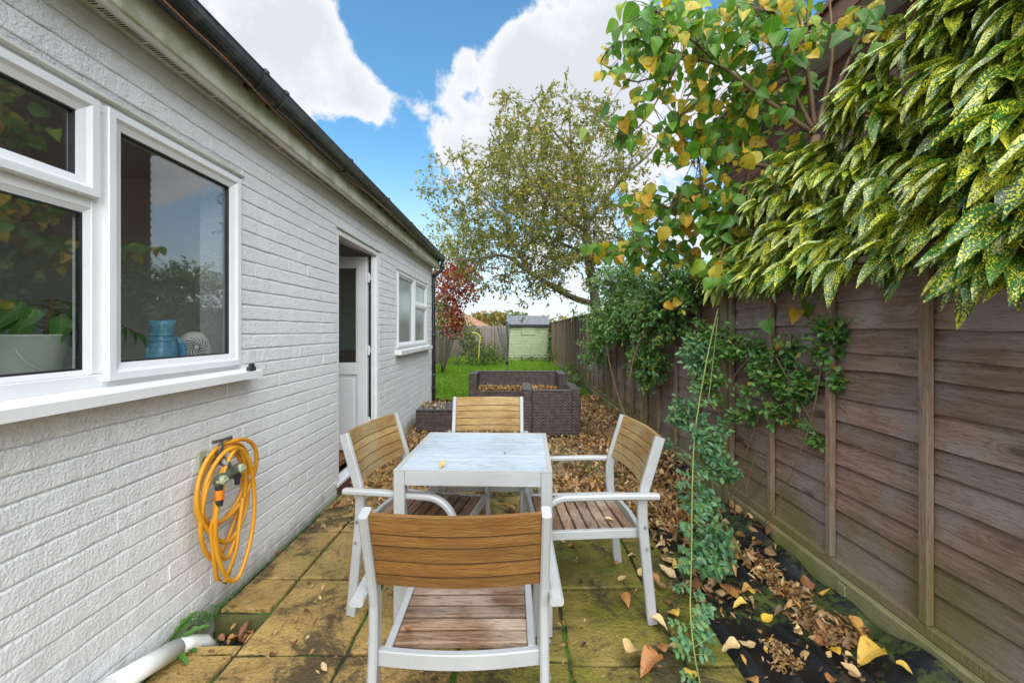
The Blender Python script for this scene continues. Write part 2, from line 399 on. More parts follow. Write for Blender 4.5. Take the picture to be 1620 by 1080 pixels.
def woodmat(name, c1, c2, cgrey, axis=1, algae=None, knots=True, rough=.75, coord='Object', rnd=.18, gamt=.6, streak=.7):
    t = NT(name); st = [9, 9, 9]; st[axis] = .8; v = t.coords(coord, tuple(st)); w = t.coords('World')
    g = t.noise(v, 5.5, 8, .65, .6); col = t.mix(t.rng(g, .33, .66), c1, c2)
    col = t.mix(t.rng(t.noise(w, 3.4, 6), .42, .62, 0, gamt), col, cgrey)
    fine = t.noise(v, 26, 5, .6); col = t.mix(t.rng(fine, .52, .72, 0, streak), col, tuple(c * .35 for c in c1))
    h = t.math('ADD', g, t.math('MULTIPLY', fine, .7))
    if knots:
        st2 = [5.5, 5.5, 5.5]; st2[axis] = 2.1; vk = t.coords(coord, tuple(st2)); k = t.n('ShaderNodeTexVoronoi'); t.l(vk, k.inputs['Vector']); k.inputs['Scale'].default_value = 1.0
        kd = k.outputs['Distance']; col = t.mix(t.rng(kd, .05, .16, .8, 0), col, tuple(c * .28 for c in c1))
        rg = t.math('SINE', t.math('MULTIPLY', kd, 95.)); col = t.mix(t.math('MULTIPLY', t.rng(kd, .12, .32, 1, 0), t.rng(rg, .2, 1, 0, .4)), col, tuple(c * .4 for c in c1))
    if algae:
        (ac, ztop, amt) = algae; sp = t.n('ShaderNodeSeparateXYZ'); t.l(w, sp.inputs[0])
        e = t.math('ADD', sp.outputs[2], t.math('MULTIPLY', t.math('SUBTRACT', t.noise(w, 3.5, 6), .5), 1.1)); col = t.mix(t.rng(e, ztop * .2, ztop, amt, 0), col, ac)
    oi = t.n('ShaderNodeObjectInfo').outputs['Random']; k2 = t.rng(oi, 0, 1, 1 - rnd, 1 + rnd, False); cb = t.n('ShaderNodeCombineXYZ')
    for i in range(3): t.l(k2, cb.inputs[i])
    col = t.mix(1.0, col, cb.outputs[0], 'MULTIPLY')
    p = t.principled(col, rough, .3); t.bump(p, h, .8, .008); return t.done(p)
M['fence'] = woodmat('weathered_fence_board', (.195, .115, .078), (.315, .21, .155), (.285, .24, .225), 1, ((.155, .135, .045), .55, .75), gamt=.75)
M['batten'] = woodmat('fence_batten', (.20, .125, .075), (.285, .195, .125), (.23, .19, .15), 2, ((.17, .15, .05), .5, .8), knots=False)
M['post'] = woodmat('greened_fence_post', (.19, .15, .07), (.26, .22, .11), (.21, .20, .09), 2, ((.16, .17, .045), 1.2, .6), knots=False)
M['gravel_board'] = woodmat('mossy_gravel_board', (.22, .18, .085), (.30, .26, .13), (.20, .21, .10), 1, ((.15, .16, .045), .2, .7), knots=False)
M['oldfence'] = woodmat('old_grey_fence', (.21, .165, .13), (.30, .245, .20), (.26, .235, .205), 0, ((.14, .14, .06), .5, .5), knots=False)
M['slat_back'] = woodmat('amber_slat', (.20, .085, .018), (.30, .145, .036), (.26, .135, .045), 0, knots=False, rough=.5, rnd=.12, gamt=.4, streak=.25)
M['slat_back_worn'] = woodmat('worn_amber_slat', (.27, .15, .05), (.38, .24, .09), (.42, .33, .18), 0, knots=False, rough=.6, rnd=.14, gamt=.6, streak=.35)
M['slat_seat'] = woodmat('weathered_seat_slat', (.13, .065, .035), (.28, .175, .11), (.46, .36, .28), 0, knots=False, rough=.8, rnd=.28, gamt=.6, streak=.85)
M['alu'] = pmat('pale_grey_paint', (.385, .385, .38), (.44, .44, .435), 4, .38, .03, 60, stain=[((.28, .27, .22), 16, .62, .76, .5), ((.22, .23, .12), 5, .66, .8, .4)])
M['plank'] = woodmat('pale_blue_plank', (.42, .475, .53), (.50, .555, .61), (.34, .38, .41), 0, knots=False, rough=.45, rnd=.05, gamt=.45)
def wicker(name):
    t = NT(name); v = t.coords('Object'); sp = t.n('ShaderNodeSeparateXYZ'); t.l(t.n('ShaderNodeTexCoord').outputs['Object'], sp.inputs[0])
    hz_ = t.math('ADD', sp.outputs[0], sp.outputs[1])
    row = t.math('MULTIPLY', sp.outputs[2], 2 * math.pi / .019); colw = t.math('MULTIPLY', hz_, 2 * math.pi / .055)
    k = t.math('FLOOR', t.math('DIVIDE', sp.outputs[2], .019)); wv = t.math('SINE', t.math('ADD', colw, t.math('MULTIPLY', k, math.pi)))
    h = t.math('MULTIPLY', t.math('ABSOLUTE', t.math('SINE', t.math('MULTIPLY', row, .5))), t.math('ADD', t.math('MULTIPLY', wv, .4), .6))
    n = t.noise(v, 14, 5); col = t.mix(t.rng(n, .35, .65), (.075, .048, .042), (.145, .10, .088)); col = t.mix(t.rng(h, .0, .45, .85, 0), col, (.012, .009, .008))
    col = t.mix(t.rng(t.noise(v, 3, 5), .6, .75, 0, .4), col, (.16, .15, .12))
    p = t.principled(col, .45, .45); t.bump(p, h, .9, .012); return t.done(p)
M['wicker'] = wicker('brown_rattan_weave')
M['wicker_edge'] = pmat('brown_rattan_edge', (.05, .036, .03), (.10, .078, .068), 20, .5, .5, 120, stain=((.17, .16, .13), 6, .55, .75, .5))
M['darkglass'] = pmat('dark_tabletop', (.05, .055, .06), (.09, .095, .10), 4, .2, stain=((.2, .17, .1), 9, .6, .7, .5))
M['hose'] = pmat('orange_yellow_hose', (.62, .26, .012), (.68, .31, .02), 6, .38, .05, 200)
M['tapmetal'] = pmat('dull_brass', (.12, .105, .085), (.19, .17, .14), 30, .45, .3, 80, metal=.6)
M['olive'] = pmat('olive_plastic', (.075, .085, .055), (.10, .11, .075), 10, .45)
M['paleolive'] = pmat('pale_olive_plastic', (.36, .38, .24), (.40, .42, .28), 10, .45)
M['orange'] = pmat('orange_plastic', (.75, .20, .015), (.78, .24, .02), 10, .4)
M['blackp'] = pmat('black_plastic', (.02, .02, .022), (.035, .035, .035), 12, .45)
M['whitepipe'] = pmat('white_pipe', (.76, .75, .72), (.80, .80, .78), 4, .32, stain=((.30, .27, .16), 8, .58, .75, .6))
M['bucket'] = pmat('pale_sage_enamel', (.52, .60, .52), (.56, .64, .56), 3, .3)
M['bluejug'] = pmat('blue_glaze', (.13, .34, .50), (.17, .42, .58), 12, .2, .2, 60)
M['speaker'] = pmat('ivory_plastic', (.70, .71, .66), (.74, .75, .70), 6, .35)
M['shed'] = pmat('sage_green_shed_paint', (.31, .355, .20), (.36, .405, .24), 5, .6, .2, 40, stain=((.19, .25, .11), 3, .55, .72, .6))
M['felt'] = pmat('grey_roof_felt', (.11, .115, .125), (.16, .165, .175), 8, .9, .3, 80)
M['steel'] = pmat('grey_steel', (.20, .20, .20), (.32, .31, .30), 14, .5, metal=.4)
M['copper'] = pmat('copper_wire', (.45, .20, .10), (.5, .25, .12), 20, .4)
M['yellow'] = pmat('yellow_plastic', (.72, .6, .06), (.75, .64, .08), 10, .5)
M['bark'] = pmat('grey_brown_bark', (.105, .085, .062), (.17, .145, .11), 14, .9, .8, 45, .015, stretch=(1, 1, .4), stain=((.12, .14, .05), 3, .5, .7, .6))
M['twig'] = pmat('brown_twig', (.12, .07, .035), (.19, .12, .06), 20, .8)
M['cane'] = pmat('green_cane', (.16, .22, .05), (.24, .27, .08), 15, .6)
M['deadtwig'] = pmat('dry_twig', (.16, .09, .05), (.25, .16, .09), 20, .85)
def brickred():
    t = NT('red_brown_brick'); v = t.coords('World'); oi = t.n('ShaderNodeObjectInfo').outputs['Random']; isl = t.n('ShaderNodeNewGeometry').outputs['Random Per Island']
    r = t.math('FRACT', t.math('ADD', oi, isl)); col = t.ramp(r, [(0, (.13, .055, .040)), (.45, (.20, .085, .055)), (.75, (.10, .055, .05)), (1, (.25, .12, .075))])
    n = t.noise(v, 40, 5); col = t.mix(t.rng(n, .45, .7, 0, .5), col, (.08, .045, .04)); p = t.principled(col, .85, .25); t.bump(p, n, .5, .008); return t.done(p)
M['brick'] = brickred()
M['mortar'] = pmat('pale_mortar', (.33, .27, .22), (.40, .34, .28), 30, .9, .4, 90)
M['fasciabrown'] = pmat('brown_eaves_board', (.20, .085, .035), (.25, .11, .05), 6, .5)
M['redroof'] = pmat('brown_clay_roof', (.26, .125, .075), (.33, .17, .10), 3, .85, .3, 9, stretch=(1, 1, 3))
# foliage
M['aucuba'] = leafmat('spotted_laurel_leaf', [(0, (.025, .10, .016)), (.5, (.05, .17, .022)), (1, (.015, .065, .014))], spots=((.76, .70, .05), 13.0, .515, .565), veinamt=.18, rough=.26, trans=.15, coat=.8)
M['broad'] = leafmat('broad_green_leaf', [(0, (.05, .16, .02)), (.3, (.09, .26, .025)), (.55, (.17, .36, .035)), (.8, (.06, .18, .028)), (1, (.34, .48, .04))], veinamt=.35, trans=.48, rough=.42)
M['broady'] = leafmat('broad_yellow_leaf', [(0, (.62, .42, .03)), (.5, (.50, .46, .05)), (1, (.66, .36, .03))], vein=(.3, .32, .05), veinamt=.3, trans=.4, brown=.5, rough=.5)
M['plum'] = leafmat('small_olive_leaf', [(0, (.15, .18, .03)), (.4, (.25, .27, .055)), (.62, (.10, .15, .025)), (.82, (.38, .34, .06)), (.95, (.36, .27, .04)), (1, (.42, .25, .04))], veinamt=.1, trans=.38, rough=.5)
M['maple'] = leafmat('red_maple_leaf', [(0, (.24, .025, .02)), (.4, (.15, .02, .018)), (.7, (.34, .06, .03)), (1, (.40, .16, .03))], veinamt=0, trans=.35, rough=.5)
M['climber'] = leafmat('dark_glossy_leaflet', [(0, (.035, .115, .022)), (.5, (.075, .20, .035)), (.85, (.13, .29, .04)), (.97, (.18, .22, .03)), (1, (.45, .33, .03))], veinamt=.1, trans=.2, rough=.28, coat=.7)
M['bluerose'] = leafmat('blue_green_leaflet', [(0, (.03, .11, .045)), (.45, (.055, .17, .065)), (.8, (.10, .24, .09)), (1, (.14, .25, .06))], vein=(.3, .42, .3), veinamt=.25, trans=.2, rough=.3, coat=.7)
M['hedge'] = leafmat('hedge_leaf', [(0, (.05, .10, .035)), (.5, (.085, .155, .05)), (.8, (.14, .19, .05)), (1, (.40, .34, .04))], veinamt=0, trans=.3)
M['autumn'] = leafmat('far_autumn_leaf', [(0, (.13, .14, .04)), (.4, (.28, .16, .035)), (.7, (.10, .13, .035)), (1, (.36, .22, .05))], veinamt=0, trans=.3)
M['fargreen'] = leafmat('far_green_leaf', [(0, (.06, .10, .035)), (.5, (.09, .14, .045)), (1, (.15, .17, .05))], veinamt=0, trans=.3)
M['weed'] = leafmat('dandelion_leaf', [(0, (.05, .16, .02)), (1, (.08, .22, .03))], veinamt=.3, trans=.3)
M['houseplant'] = leafmat('houseplant_leaf', [(0, (.05, .17, .035)), (1, (.08, .24, .05))], veinamt=.3, trans=.3)
M['grass'] = leafmat('grass_blade', [(0, (.16, .33, .018)), (.5, (.24, .43, .028)), (.9, (.13, .28, .02)), (1, (.38, .46, .07))], veinamt=0, trans=.35, rough=.5)
M['fallen_y'] = leafmat('fallen_yellow_leaf', [(0, (.74, .46, .03)), (.5, (.72, .54, .12)), (1, (.74, .34, .02))], vein=(.35, .22, .05), veinamt=.35, trans=.15, brown=.25, rough=.55)
M['fallen_p'] = leafmat('fallen_pale_leaf', [(0, (.70, .52, .29)), (.5, (.60, .42, .20)), (1, (.78, .62, .38))], vein=(.33, .22, .11), veinamt=.3, trans=.1, brown=.15, rough=.6)
M['fallen_b'] = leafmat('fallen_brown_leaf', [(0, (.36, .15, .05)), (.4, (.50, .26, .08)), (.7, (.20, .08, .045)), (1, (.58, .30, .07))], vein=(.12, .06, .03), veinamt=.3, trans=.08, brown=.3, rough=.6)
M['chips'] = leafmat('dry_leaf_chip', [(0, (.30, .16, .07)), (.2, (.46, .30, .14)), (.4, (.14, .065, .032)), (.6, (.36, .21, .10)), (.75, (.56, .42, .24)), (.9, (.09, .042, .022)), (1, (.56, .32, .05))], veinamt=0, trans=.08, rough=.65)

# ------------------------------------------------------------------ the ground
def sheet(name, x0, x1, y0, y1, z, mat, nx=1, ny=1, hf=None, kind='structure', parent=None):
    mb = MB(); vs = []; fs = []
    for j in range(ny + 1):
        for i in range(nx + 1):
            x = x0 + (x1 - x0) * i / nx; y = y0 + (y1 - y0) * j / ny; vs.append((x, y, z + (hf(x, y) if hf else 0)))
    for j in range(ny):
        for i in range(nx): a = j * (nx + 1) + i; fs.append((a, a + 1, a + nx + 2, a + nx + 1))
    mb.add(vs, fs); o = mb.build(name, mat, parent, smooth=bool(hf))
    if kind: o['kind'] = kind
    return o
def hn(x, y, s=1.0):
    return (math.sin(x * 3.1 * s + y * 1.7 * s + 1.3) + math.sin(x * -1.9 * s + y * 4.3 * s + .4) * .6 + math.sin(x * 7.3 * s + y * 5.9 * s) * .35 + math.sin(x * 13.1 * s - y * 11.7 * s) * .2) / 2.15
o = sheet('ground', -400, 400, -60, 700, -.16, M['soil']); tag(o, 'dark bare soil sheet under the whole garden')
o = sheet('gravel_path', -1.46, 1.60, 3.0, 9.3, -.012, M['litter'], 40, 60, lambda x, y: .008 * hn(x, y, 2)); tag(o, 'gravel and leaf covered ground between house and fence')
o = sheet('lawn', -3.2, 1.7, 7.9, 20.6, -.006, M['lawn'], 30, 60, lambda x, y: .02 * hn(x, y)); tag(o, 'bright green lawn behind the wicker sofa')
o = sheet('far_field', -60, 60, 20.6, 120, -.05, M['fargreen'] if False else M['lawn']); tag(o, 'green ground beyond the back fence')

# patio: bed with a gully left open by the wall, slabs laid on it
GX0, GX1, GY0, GY1 = -1.45, -1.185, 1.755, 1.962
patio = empty('patio', (-.2, 2.2, 0)); tag(patio, 'yellow stone slab patio with mossy joints beside the white house', kind='structure')
mb = MB()
for (x0, x1, y0, y1) in ((-1.47, .90, -1.0, GY0), (GX1, .90, GY0, GY1), (-1.47, .90, GY1, 4.3)):
    mb.box((x0, y0, -.15), (x1, y1, -.016))
mb.build('bed', M['joint'], patio)
mb = MB()
mb.box((GX0 - .01, GY0 - .012, -.15), (GX1, GY0 + .004, -.012)); mb.box((GX0, GY1 - .004, -.15), (GX1 + .01, GY1 + .012, -.02)); mb.box((GX0, GY0, -.155), (GX1, GY1, -.13))
mb.build('gully_wall', M['gravel_board'], patio)
def slab(x0, x1, y0, y1, dz):
    mb = MB(); nx, ny = 7, 7; g = .008; x0 += g; x1 -= g; y0 += g; y1 -= g; ph = rng.uniform(0, 50)
    vs = []; fs = []; jit = [rng.uniform(-.006, .006) for _ in range(4)]
    xs = [0, .015, .2, .4, .6, .8, .985, 1]
    for j, b in enumerate(xs):
        for i, a in enumerate(xs):
            ed = (i in (0, 7)) or (j in (0, 7))
            x = x0 + (x1 - x0) * a; y = y0 + (y1 - y0) * b
            if ed:
                x += .004 * math.sin(y * 31 + ph) * (1 if i in (0, 7) else 0); y += .004 * math.sin(x * 27 + ph) * (1 if j in (0, 7) else 0)
            z = dz + .003 * hn(x + ph, y, 4) - (.007 if ed else 0) + jit[0] * (a - .5) + jit[1] * (b - .5); vs.append((x, y, z))
    for j in range(7):
        for i in range(7): p = j * 8 + i; fs.append((p, p + 1, p + 9, p + 8))
    n = len(vs); loop = [i for i in range(8)] + [8 * k + 7 for k in range(1, 8)] + [56 + i for i in range(6, -1, -1)] + [8 * k for k in range(6, 0, -1)]
    for k in loop: vs.append((vs[k][0], vs[k][1], -.05))
    for k in range(len(loop)): k2 = (k + 1) % len(loop); fs.append((loop[k2], loop[k], n + k, n + k2))
    mb.add(vs, fs); return mb.build('slab', M['slab'], patio, smooth=False)
cxs = [-1.18, -.71, -.24, .225, .69, .905]
for c in range(5):
    x0, x1 = cxs[c], cxs[c + 1]
    if c < 2: rows = [-.36, .15, .67, 1.185, 1.70, 2.21, 2.735, 3.25, 3.77, 4.28]
    elif c == 2: rows = [-.36, .15, .67, 1.17, 1.67, 2.17, 2.66, 3.15, 3.65]
    else: rows = [-.26, .22, .695, 1.17, 1.64, 2.13, 2.60, 3.08]
    for r0, r1 in zip(rows[:-1], rows[1:]):
        slab(x0, x1, r0, r1, rng.uniform(-.004, .004))
slab(-1.432, -1.18, 1.962, 2.21, .004); slab(-1.452, -1.18, 1.70, 1.755, -.006)
for r0, r1 in ((-.36, .15), (.15, .67), (.67, 1.185), (1.185, 1.70), (2.21, 2.735), (2.735, 3.25), (3.25, 3.77), (3.77, 4.28)):
    slab(-1.434 + rng.uniform(-.006, .006), -1.18, r0, r1, rng.uniform(-.004, .004))
# drain grate in the gully
mb = MB()
for k in range(6):
    x = -1.40 + .036 * k; mb.box((x, 1.775, -.118), (x + .016, 1.93, -.10), .003)
mb.box((-1.41, 1.765, -.119), (-1.195, 1.78, -.099), .003); mb.box((-1.41, 1.925, -.119), (-1.195, 1.94, -.099), .003)
tag(mb.build('drain_grate', M['blackp']), 'black drain grate sunk in the gully by the white wall', 'drain')

# membrane over the flower bed
def memh(x, y):
    d = (x - .88) / .72
    w = .026 * (1 - abs(math.sin(x * 10 + y * 1.6 + .9 * math.sin(y * 1.7)))) ** 2 + .014 * (1 - abs(math.sin(x * 23 + y * 4.2 + 1.3 * math.sin(y * 2.3)))) ** 2 + .006 * math.sin(x * 5 + y * 9)
    return .012 + abs(w) * (0.25 + .75 * min(1, max(0, d * 4))) + (.05 + .03 * math.sin(y * 5.3) + .015 * math.sin(y * 17)) * min(1, max(0, d - .74) * 4.5) - .02 * (1 if d < .05 else 0)
o = sheet('weed_membrane', .86, 1.60, .1, 4.4, -.012, M['membrane'], 110, 240, memh, None); tag(o, 'creased black plastic weed membrane along the foot of the fence', 'plastic sheet')

# ------------------------------------------------------------------ the white house
XW = -1.455
YE = 7.15
house = empty('house', (-3.2, 3.0, 0)); tag(house, 'single storey white painted brick house with black gutter on the left', 'house')
W1 = (.70, 2.16, 1.153, 2.175); DR = (3.314, 4.351, 0.0, 2.20); W2 = (5.0, 6.70, 1.12, 2.12)
SOF = 2.463
def cut(y0, y1, z0, z1, holes):
    """rectangles left of a wall when its openings are cut out"""
    ys = sorted({y0, y1, *[h[0] for h in holes], *[h[1] for h in holes]}); zs = sorted({z0, z1, *[h[2] for h in holes], *[h[3] for h in holes]}); out = []
    for a, b in zip(ys[:-1], ys[1:]):
        for c, d in zip(zs[:-1], zs[1:]):
            m = ((a + b) / 2, (c + d) / 2)
            if not any(h[0] < m[0] < h[1] and h[2] < m[1] < h[3] for h in holes): out.append((a, b, c, d))
    return out
BACK = ((-1.0, 2.4, .85, 2.25), (3.2, 6.6, .85, 2.25))     # unseen windows on the far side, added to let daylight into the rooms
mb = MB()
for (a, b, c, d) in cut(-1.6, YE - .012, -.15, 2.6, (W1, DR, W2)): mb.box((-1.68, a, c), (XW - .0055, b, d))
mb.box((-4.6, YE - .2, -.15), (-1.68, YE - .012, 2.6)); mb.box((-4.6, -1.6, -.15), (-1.68, -1.45, 2.6)); [mb.box((-4.75, a, c), (-4.6, b, d)) for (a, b, c, d) in cut(-1.6, YE - .012, -.15, 2.6, BACK)]
wall = mb.build('wall', M['mortar_white'], house)
# bricks: sizes shared by variant, front faces uneven, lower arris wavy
def brick_mesh(Lb, var):
    r = random.Random(var * 31 + int(Lb * 1000)); ns = max(2, int(Lb / .045)); mb = MB(); h = .0765; vs = []; fs = []
    fx = [r.uniform(-.0014, .0014) for _ in range(ns + 1)]
    for i in range(ns + 1):
        y = Lb * i / ns; e = 1 if i in (0, ns) else 0
        zb = r.uniform(-.0012, .0030); zt = h - r.uniform(0, .0025); x = fx[i] - .0006 * e
        vs += [(-.012, y, zb - .001), (x - .0022, y, zb), (x, y, zb + .005), (x - .0008, y, zt - .007), (x - .0035, y, zt), (-.012, y, zt + .001)]
    for i in range(ns):
        for k in range(5): a = i * 6 + k; fs.append((a, a + 6, a + 7, a + 1))
    fs.append(tuple(range(6))); fs.append(tuple(reversed(range(ns * 6, ns * 6 + 6))))
    mb.add(vs, fs); return mb
PIT = .08; BL = .228
cells = []
for k in range(-2, 31):
    z0 = .056 + PIT * k - .0
    if z0 + .07 > SOF + .05: continue
    segs = [(-1.6, YE)]
    for h in (W1, DR, W2):
        if z0 + .0715 > h[2] + .002 and z0 < h[3] - .002:
            ns = []
            for (a, b) in segs:
                if h[1] <= a or h[0] >= b: ns.append((a, b))
                else:
                    if h[0] > a: ns.append((a, h[0]))
                    if h[1] < b: ns.append((h[1], b))
            segs = ns
    off = (k % 2) * BL / 2 + rng.uniform(-.006, .006)
    for (a, b) in segs:
        y = a + (-(a + off)) % BL
        pts = [a] + [y + BL * i for i in range(200) if y + BL * i < b - .012 and y + BL * i > a + .012] + [b]
        for p, q in zip(pts[:-1], pts[1:]): cells.append((p + .0003, q - .0003, z0))
def score(c):
    y0, y1, z0 = c
    if y0 < .95: return 0
    u0, u1 = U0 + F * XW / y0, U0 + F * XW / y1; ym = (y0 + y1) / 2; v = V0 + F * (H - z0) / ym
    if u1 < 0 or v < 0 or v > 1075: return 0
    return (min(u1, 1620) - max(u0, 0)) * F * .07 / ym
cells.sort(key=score, reverse=True)
near, rest = cells[:300], cells[300:]
bcache = {}
for (a, b, z) in near:
    key = (round((b - a) * 200) / 200, rng.randrange(5))
    if key not in bcache:
        o = brick_mesh(b - a, key[1]).build('brick', M['brick_white'], wall, world=False); bcache[key] = o
    else: o = link_copy(bcache[key], wall)
    o.location = Vector((XW + rng.uniform(-.0012, .0012), a, z)) - wloc(house)
    o.rotation_euler = (rng.uniform(-.004, .004), 0, rng.uniform(-.002, .002))
mb = MB()
for (a, b, z) in rest:
    t = brick_mesh(b - a, rng.randrange(5)); dx = rng.uniform(-.0012, .0012)
    mb.add([(x + XW + dx, y + a, zz + z) for x, y, zz in t.v], t.f)
o = mb.build('brickwork', M['brick_white'], wall); o['kind'] = 'stuff'
# gable end facing the lawn
# eaves
mb = MB(); mb.box((XW - .02, -1.6, SOF), (-1.352, YE + .06, SOF + .014)); mb.build('soffit', M['soffit'], house)
mb = MB(); y = .5
while y < 5.6:
    for k in range(16): mb.box((-1.436, y + k * .0105, SOF - .0012), (-1.411, y + k * .0105 + .0042, SOF + .004))
    y += .178
o = mb.build('vent_slot', M['rubber'], house); o['kind'] = 'stuff'
mb = MB(); mb.box((-1.352, -1.6, SOF - .018), (-1.334, YE + .06, 2.68), .004); mb.build('fascia', M['fascia'], house)
mb = MB(); mb.sweep([(-1.362, -1.6, SOF - .009), (-1.362, YE + .06, SOF - .009)], (1, 0, 0), .036, .018, .006); mb.build('fascia_trim', M['pvc'], house)
mb = MB(); mb.convex([(-1.36, -1.6, 2.66), (-1.36, YE + .1, 2.66), (-1.36, -1.6, 2.70), (-1.36, YE + .1, 2.70), (-4.9, -1.6, 4.0), (-4.9, YE + .1, 4.0), (-4.9, -1.6, 4.05), (-4.9, YE + .1, 4.05)],
    [(0, 1, 3, 2), (4, 5, 7, 6), (0, 1, 5, 4), (2, 3, 7, 6), (0, 2, 6, 4), (1, 3, 7, 5)]); mb.build('roof', M['roof'], house)
mb = MB(); mb.box((-4.6, -1.45, 2.42), (-1.68, YE - .2, 2.45)); mb.build('ceiling', M['cream'], house)
# gutter: half-round trough with rolled lip
gx, gr, gzt = -1.287, .052, 2.625
def gz(y): return gzt + .004 * (y - 1.5)
mb = MB(); prof = []
for k in range(13): w = math.pi * k / 12; prof.append((-math.cos(w) * gr, -math.sin(w) * (gr + .028)))
prof = [(-gr, .014)] + prof + [(gr + .004, .012), (gr - .002, .014), (gr - .006, .004)] + [(-math.cos(math.pi * k / 12) * (gr - .005), -math.sin(math.pi * k / 12) * (gr + .023)) for k in range(12, -1, -1)]
vs = []; ys = [-1.6, 1.0, 2.5, 4.0, 5.5, YE + .10]
for y in ys: vs += [(gx + a, y, gz(y) + b) for a, b in prof]
n = len(prof); mb.add(vs, [(i * n + k, i * n + (k + 1) % n, (i + 1) * n + (k + 1) % n, (i + 1) * n + k) for i in range(len(ys) - 1) for k in range(n)])
y = YE + .10; mb.add([(gx + a, y, gz(y) + b) for a, b in prof[1:14]], [tuple(range(13))])
mb.build('gutter', M['blackpvc'], house, smooth=False, fixn=True)
def bracket(y, w=.035):
    mb = MB(); vs = []; m = 13
    for yy in (y, y + w):
        for k in range(m): t = math.pi * k / 12; vs.append((gx - math.cos(t) * (gr + .008), yy, gz(yy) - math.sin(t) * (gr + .036)))
        for k in range(m - 1, -1, -1): t = math.pi * k / 12; vs.append((gx - math.cos(t) * (gr - .002), yy, gz(yy) - math.sin(t) * (gr + .026)))
    q = 2 * m; fs = [(k, (k + 1) % q, q + (k + 1) % q, q + k) for k in range(q)] + [tuple(range(q)), tuple(reversed(range(q, 2 * q)))]
    mb.add(vs, fs); mb.box((gx + gr - .012, y, gz(y) - .004), (gx + gr + .012, y + w, gz(y) + .02), .003)
    mb.box((-1.336, y, gz(y) - .075), (gx - .02, y + w, gz(y) - .02), .003)
    mb.build('gutter_bracket', M['blackpvc'], house, fixn=True)
for y in (1.99, 2.17, 3.04, 3.95, 4.85, 5.75, 6.6, 7.1): bracket(y)
mb = MB(); dpx, dpy = -1.425, YE - .03
mb.tube([(gx, YE + .03, 2.56), (gx, YE + .03, 2.47), (gx - .015, YE + .028, 2.42), (dpx + .02, YE - .0, 2.33), (dpx, dpy, 2.27), (dpx, dpy, 2.1), (dpx, dpy, 1.2), (dpx, dpy, .02)], .033, 14)
for z in (2.30, 2.46, 1.25, .55): mb.tube([(dpx if z < 2.4 else gx, dpy if z < 2.4 else YE + .03, z), (dpx if z < 2.4 else gx, dpy if z < 2.4 else YE + .03, z + .05)], .040, 14)
mb.build('downpipe', M['blackpvc'], house, smooth=True)
mb = MB()
for z in (2.12, 1.10, .35): mb.box((XW - .005, dpy - .055, z), (dpx + .036, dpy + .036, z + .03), .004)
mb.build('pipe_clip', M['blackpvc'], house)
mb = MB(); pts = []
for i in range(60): y = .6 + i * .095; pts.append((gx + .01 + .03 * math.sin(i * .21), y, gz(y) - gr - .032 - .012 * math.sin(i * .5) ** 2))
mb.tube(pts, .0028, 5); mb.build('cable', M['copper'], house)

# ---- windows
SASH = [(0, -.03), (0, .016), (.004, .020), (.028, .020), (.040, .010), (.062, .002), (.064, -.03)]
FRAME = [(0, -.05), (0, .0), (.003, .003), (.045, .003), (.050, -.002), (.050, -.05)]
def seal(mb, x, y0, y1, z0, z1): mb.ring(x, y0 - .002, y1 + .002, z0 - .002, z1 + .002, [(0, -.02), (0, -.002), (.006, -.002), (.006, -.02)])
def pane(par, x, y0, y1, z0, z1, mat=None):
    mb = MB(); mb.box((x - .014, y0 - .004, z0 - .004), (x - .010, y1 + .004, z1 + .004)); return mb.build('pane', mat or M['glass'], par)
def window(x, y0, y1, z0, z1, label):
    e = empty('window', (0, 0, 0), parent=house); e.location = (0, 0, 0); e['label'] = label; return e
win = window(XW, *W1, 'large white framed three light window by the hose')
xf = XW - .012; y0, y1, z0, z1 = W1; ym = 1.425
mb = MB(); mb.ring(xf, y0, y1, z0, z1, FRAME); mb.box((xf - .05, ym - .026, z0 + .0505), (xf + .0025, ym + .026, z1 - .0505), .003)
mb.box((xf - .05, y0 + .0505, 1.775), (xf + .002, ym - .0265, 1.826), .003); mb.build('frame', M['pvc'], win)
mb = MB(); sy0, sy1, sz0, sz1 = ym + .012, y1 - .022, z0 + .022, z1 - .022; mb.ring(xf + .006, sy0, sy1, sz0, sz1, SASH); mb.build('sash', M['pvc'], win)
pane(win, xf, sy0 + .062, sy1 - .062, sz0 + .062, sz1 - .062); mbs = MB(); seal(mbs, xf + .004, sy0 + .064, sy1 - .064, sz0 + .064, sz1 - .064)
fy0, fy1, fz0, fz1 = y0 + .022, ym - .014, 1.812, z1 - .022; mb = MB(); mb.ring(xf + .006, fy0, fy1, fz0, fz1, SASH); mb.build('sash', M['pvc'], win)
pane(win, xf, fy0 + .062, fy1 - .062, fz0 + .062, fz1 - .062); seal(mbs, xf + .004, fy0 + .064, fy1 - .064, fz0 + .064, fz1 - .064)
mb = MB(); mb.ring(xf, y0 + .050, ym - .026, z0 + .050, 1.776, [(0, -.04), (0, .0), (.018, -.008), (.020, -.04)]); mb.build('bead', M['pvc'], win)
pane(win, xf, y0 + .07, ym - .046, z0 + .07, 1.756); seal(mbs, xf - .006, y0 + .070, ym - .046, z0 + .070, 1.756)
mbs.build('seal', M['rubber'], win)
def sill(par, y0, y1, zt, x1, th=.036, mat='sillw'):
    mb = MB(); xi = XW - .03
    mb.convex([(xi, y0, zt + .016), (x1, y0, zt), (x1, y0, zt - th), (xi, y0, zt - th), (xi, y1, zt + .016), (x1, y1, zt), (x1, y1, zt - th), (xi, y1, zt - th)],
        [(0, 1, 2, 3), (4, 5, 6, 7), (0, 1, 5, 4), (1, 2, 6, 5), (2, 3, 7, 6), (0, 3, 7, 4)]); return mb.build('sill', M[mat], par)
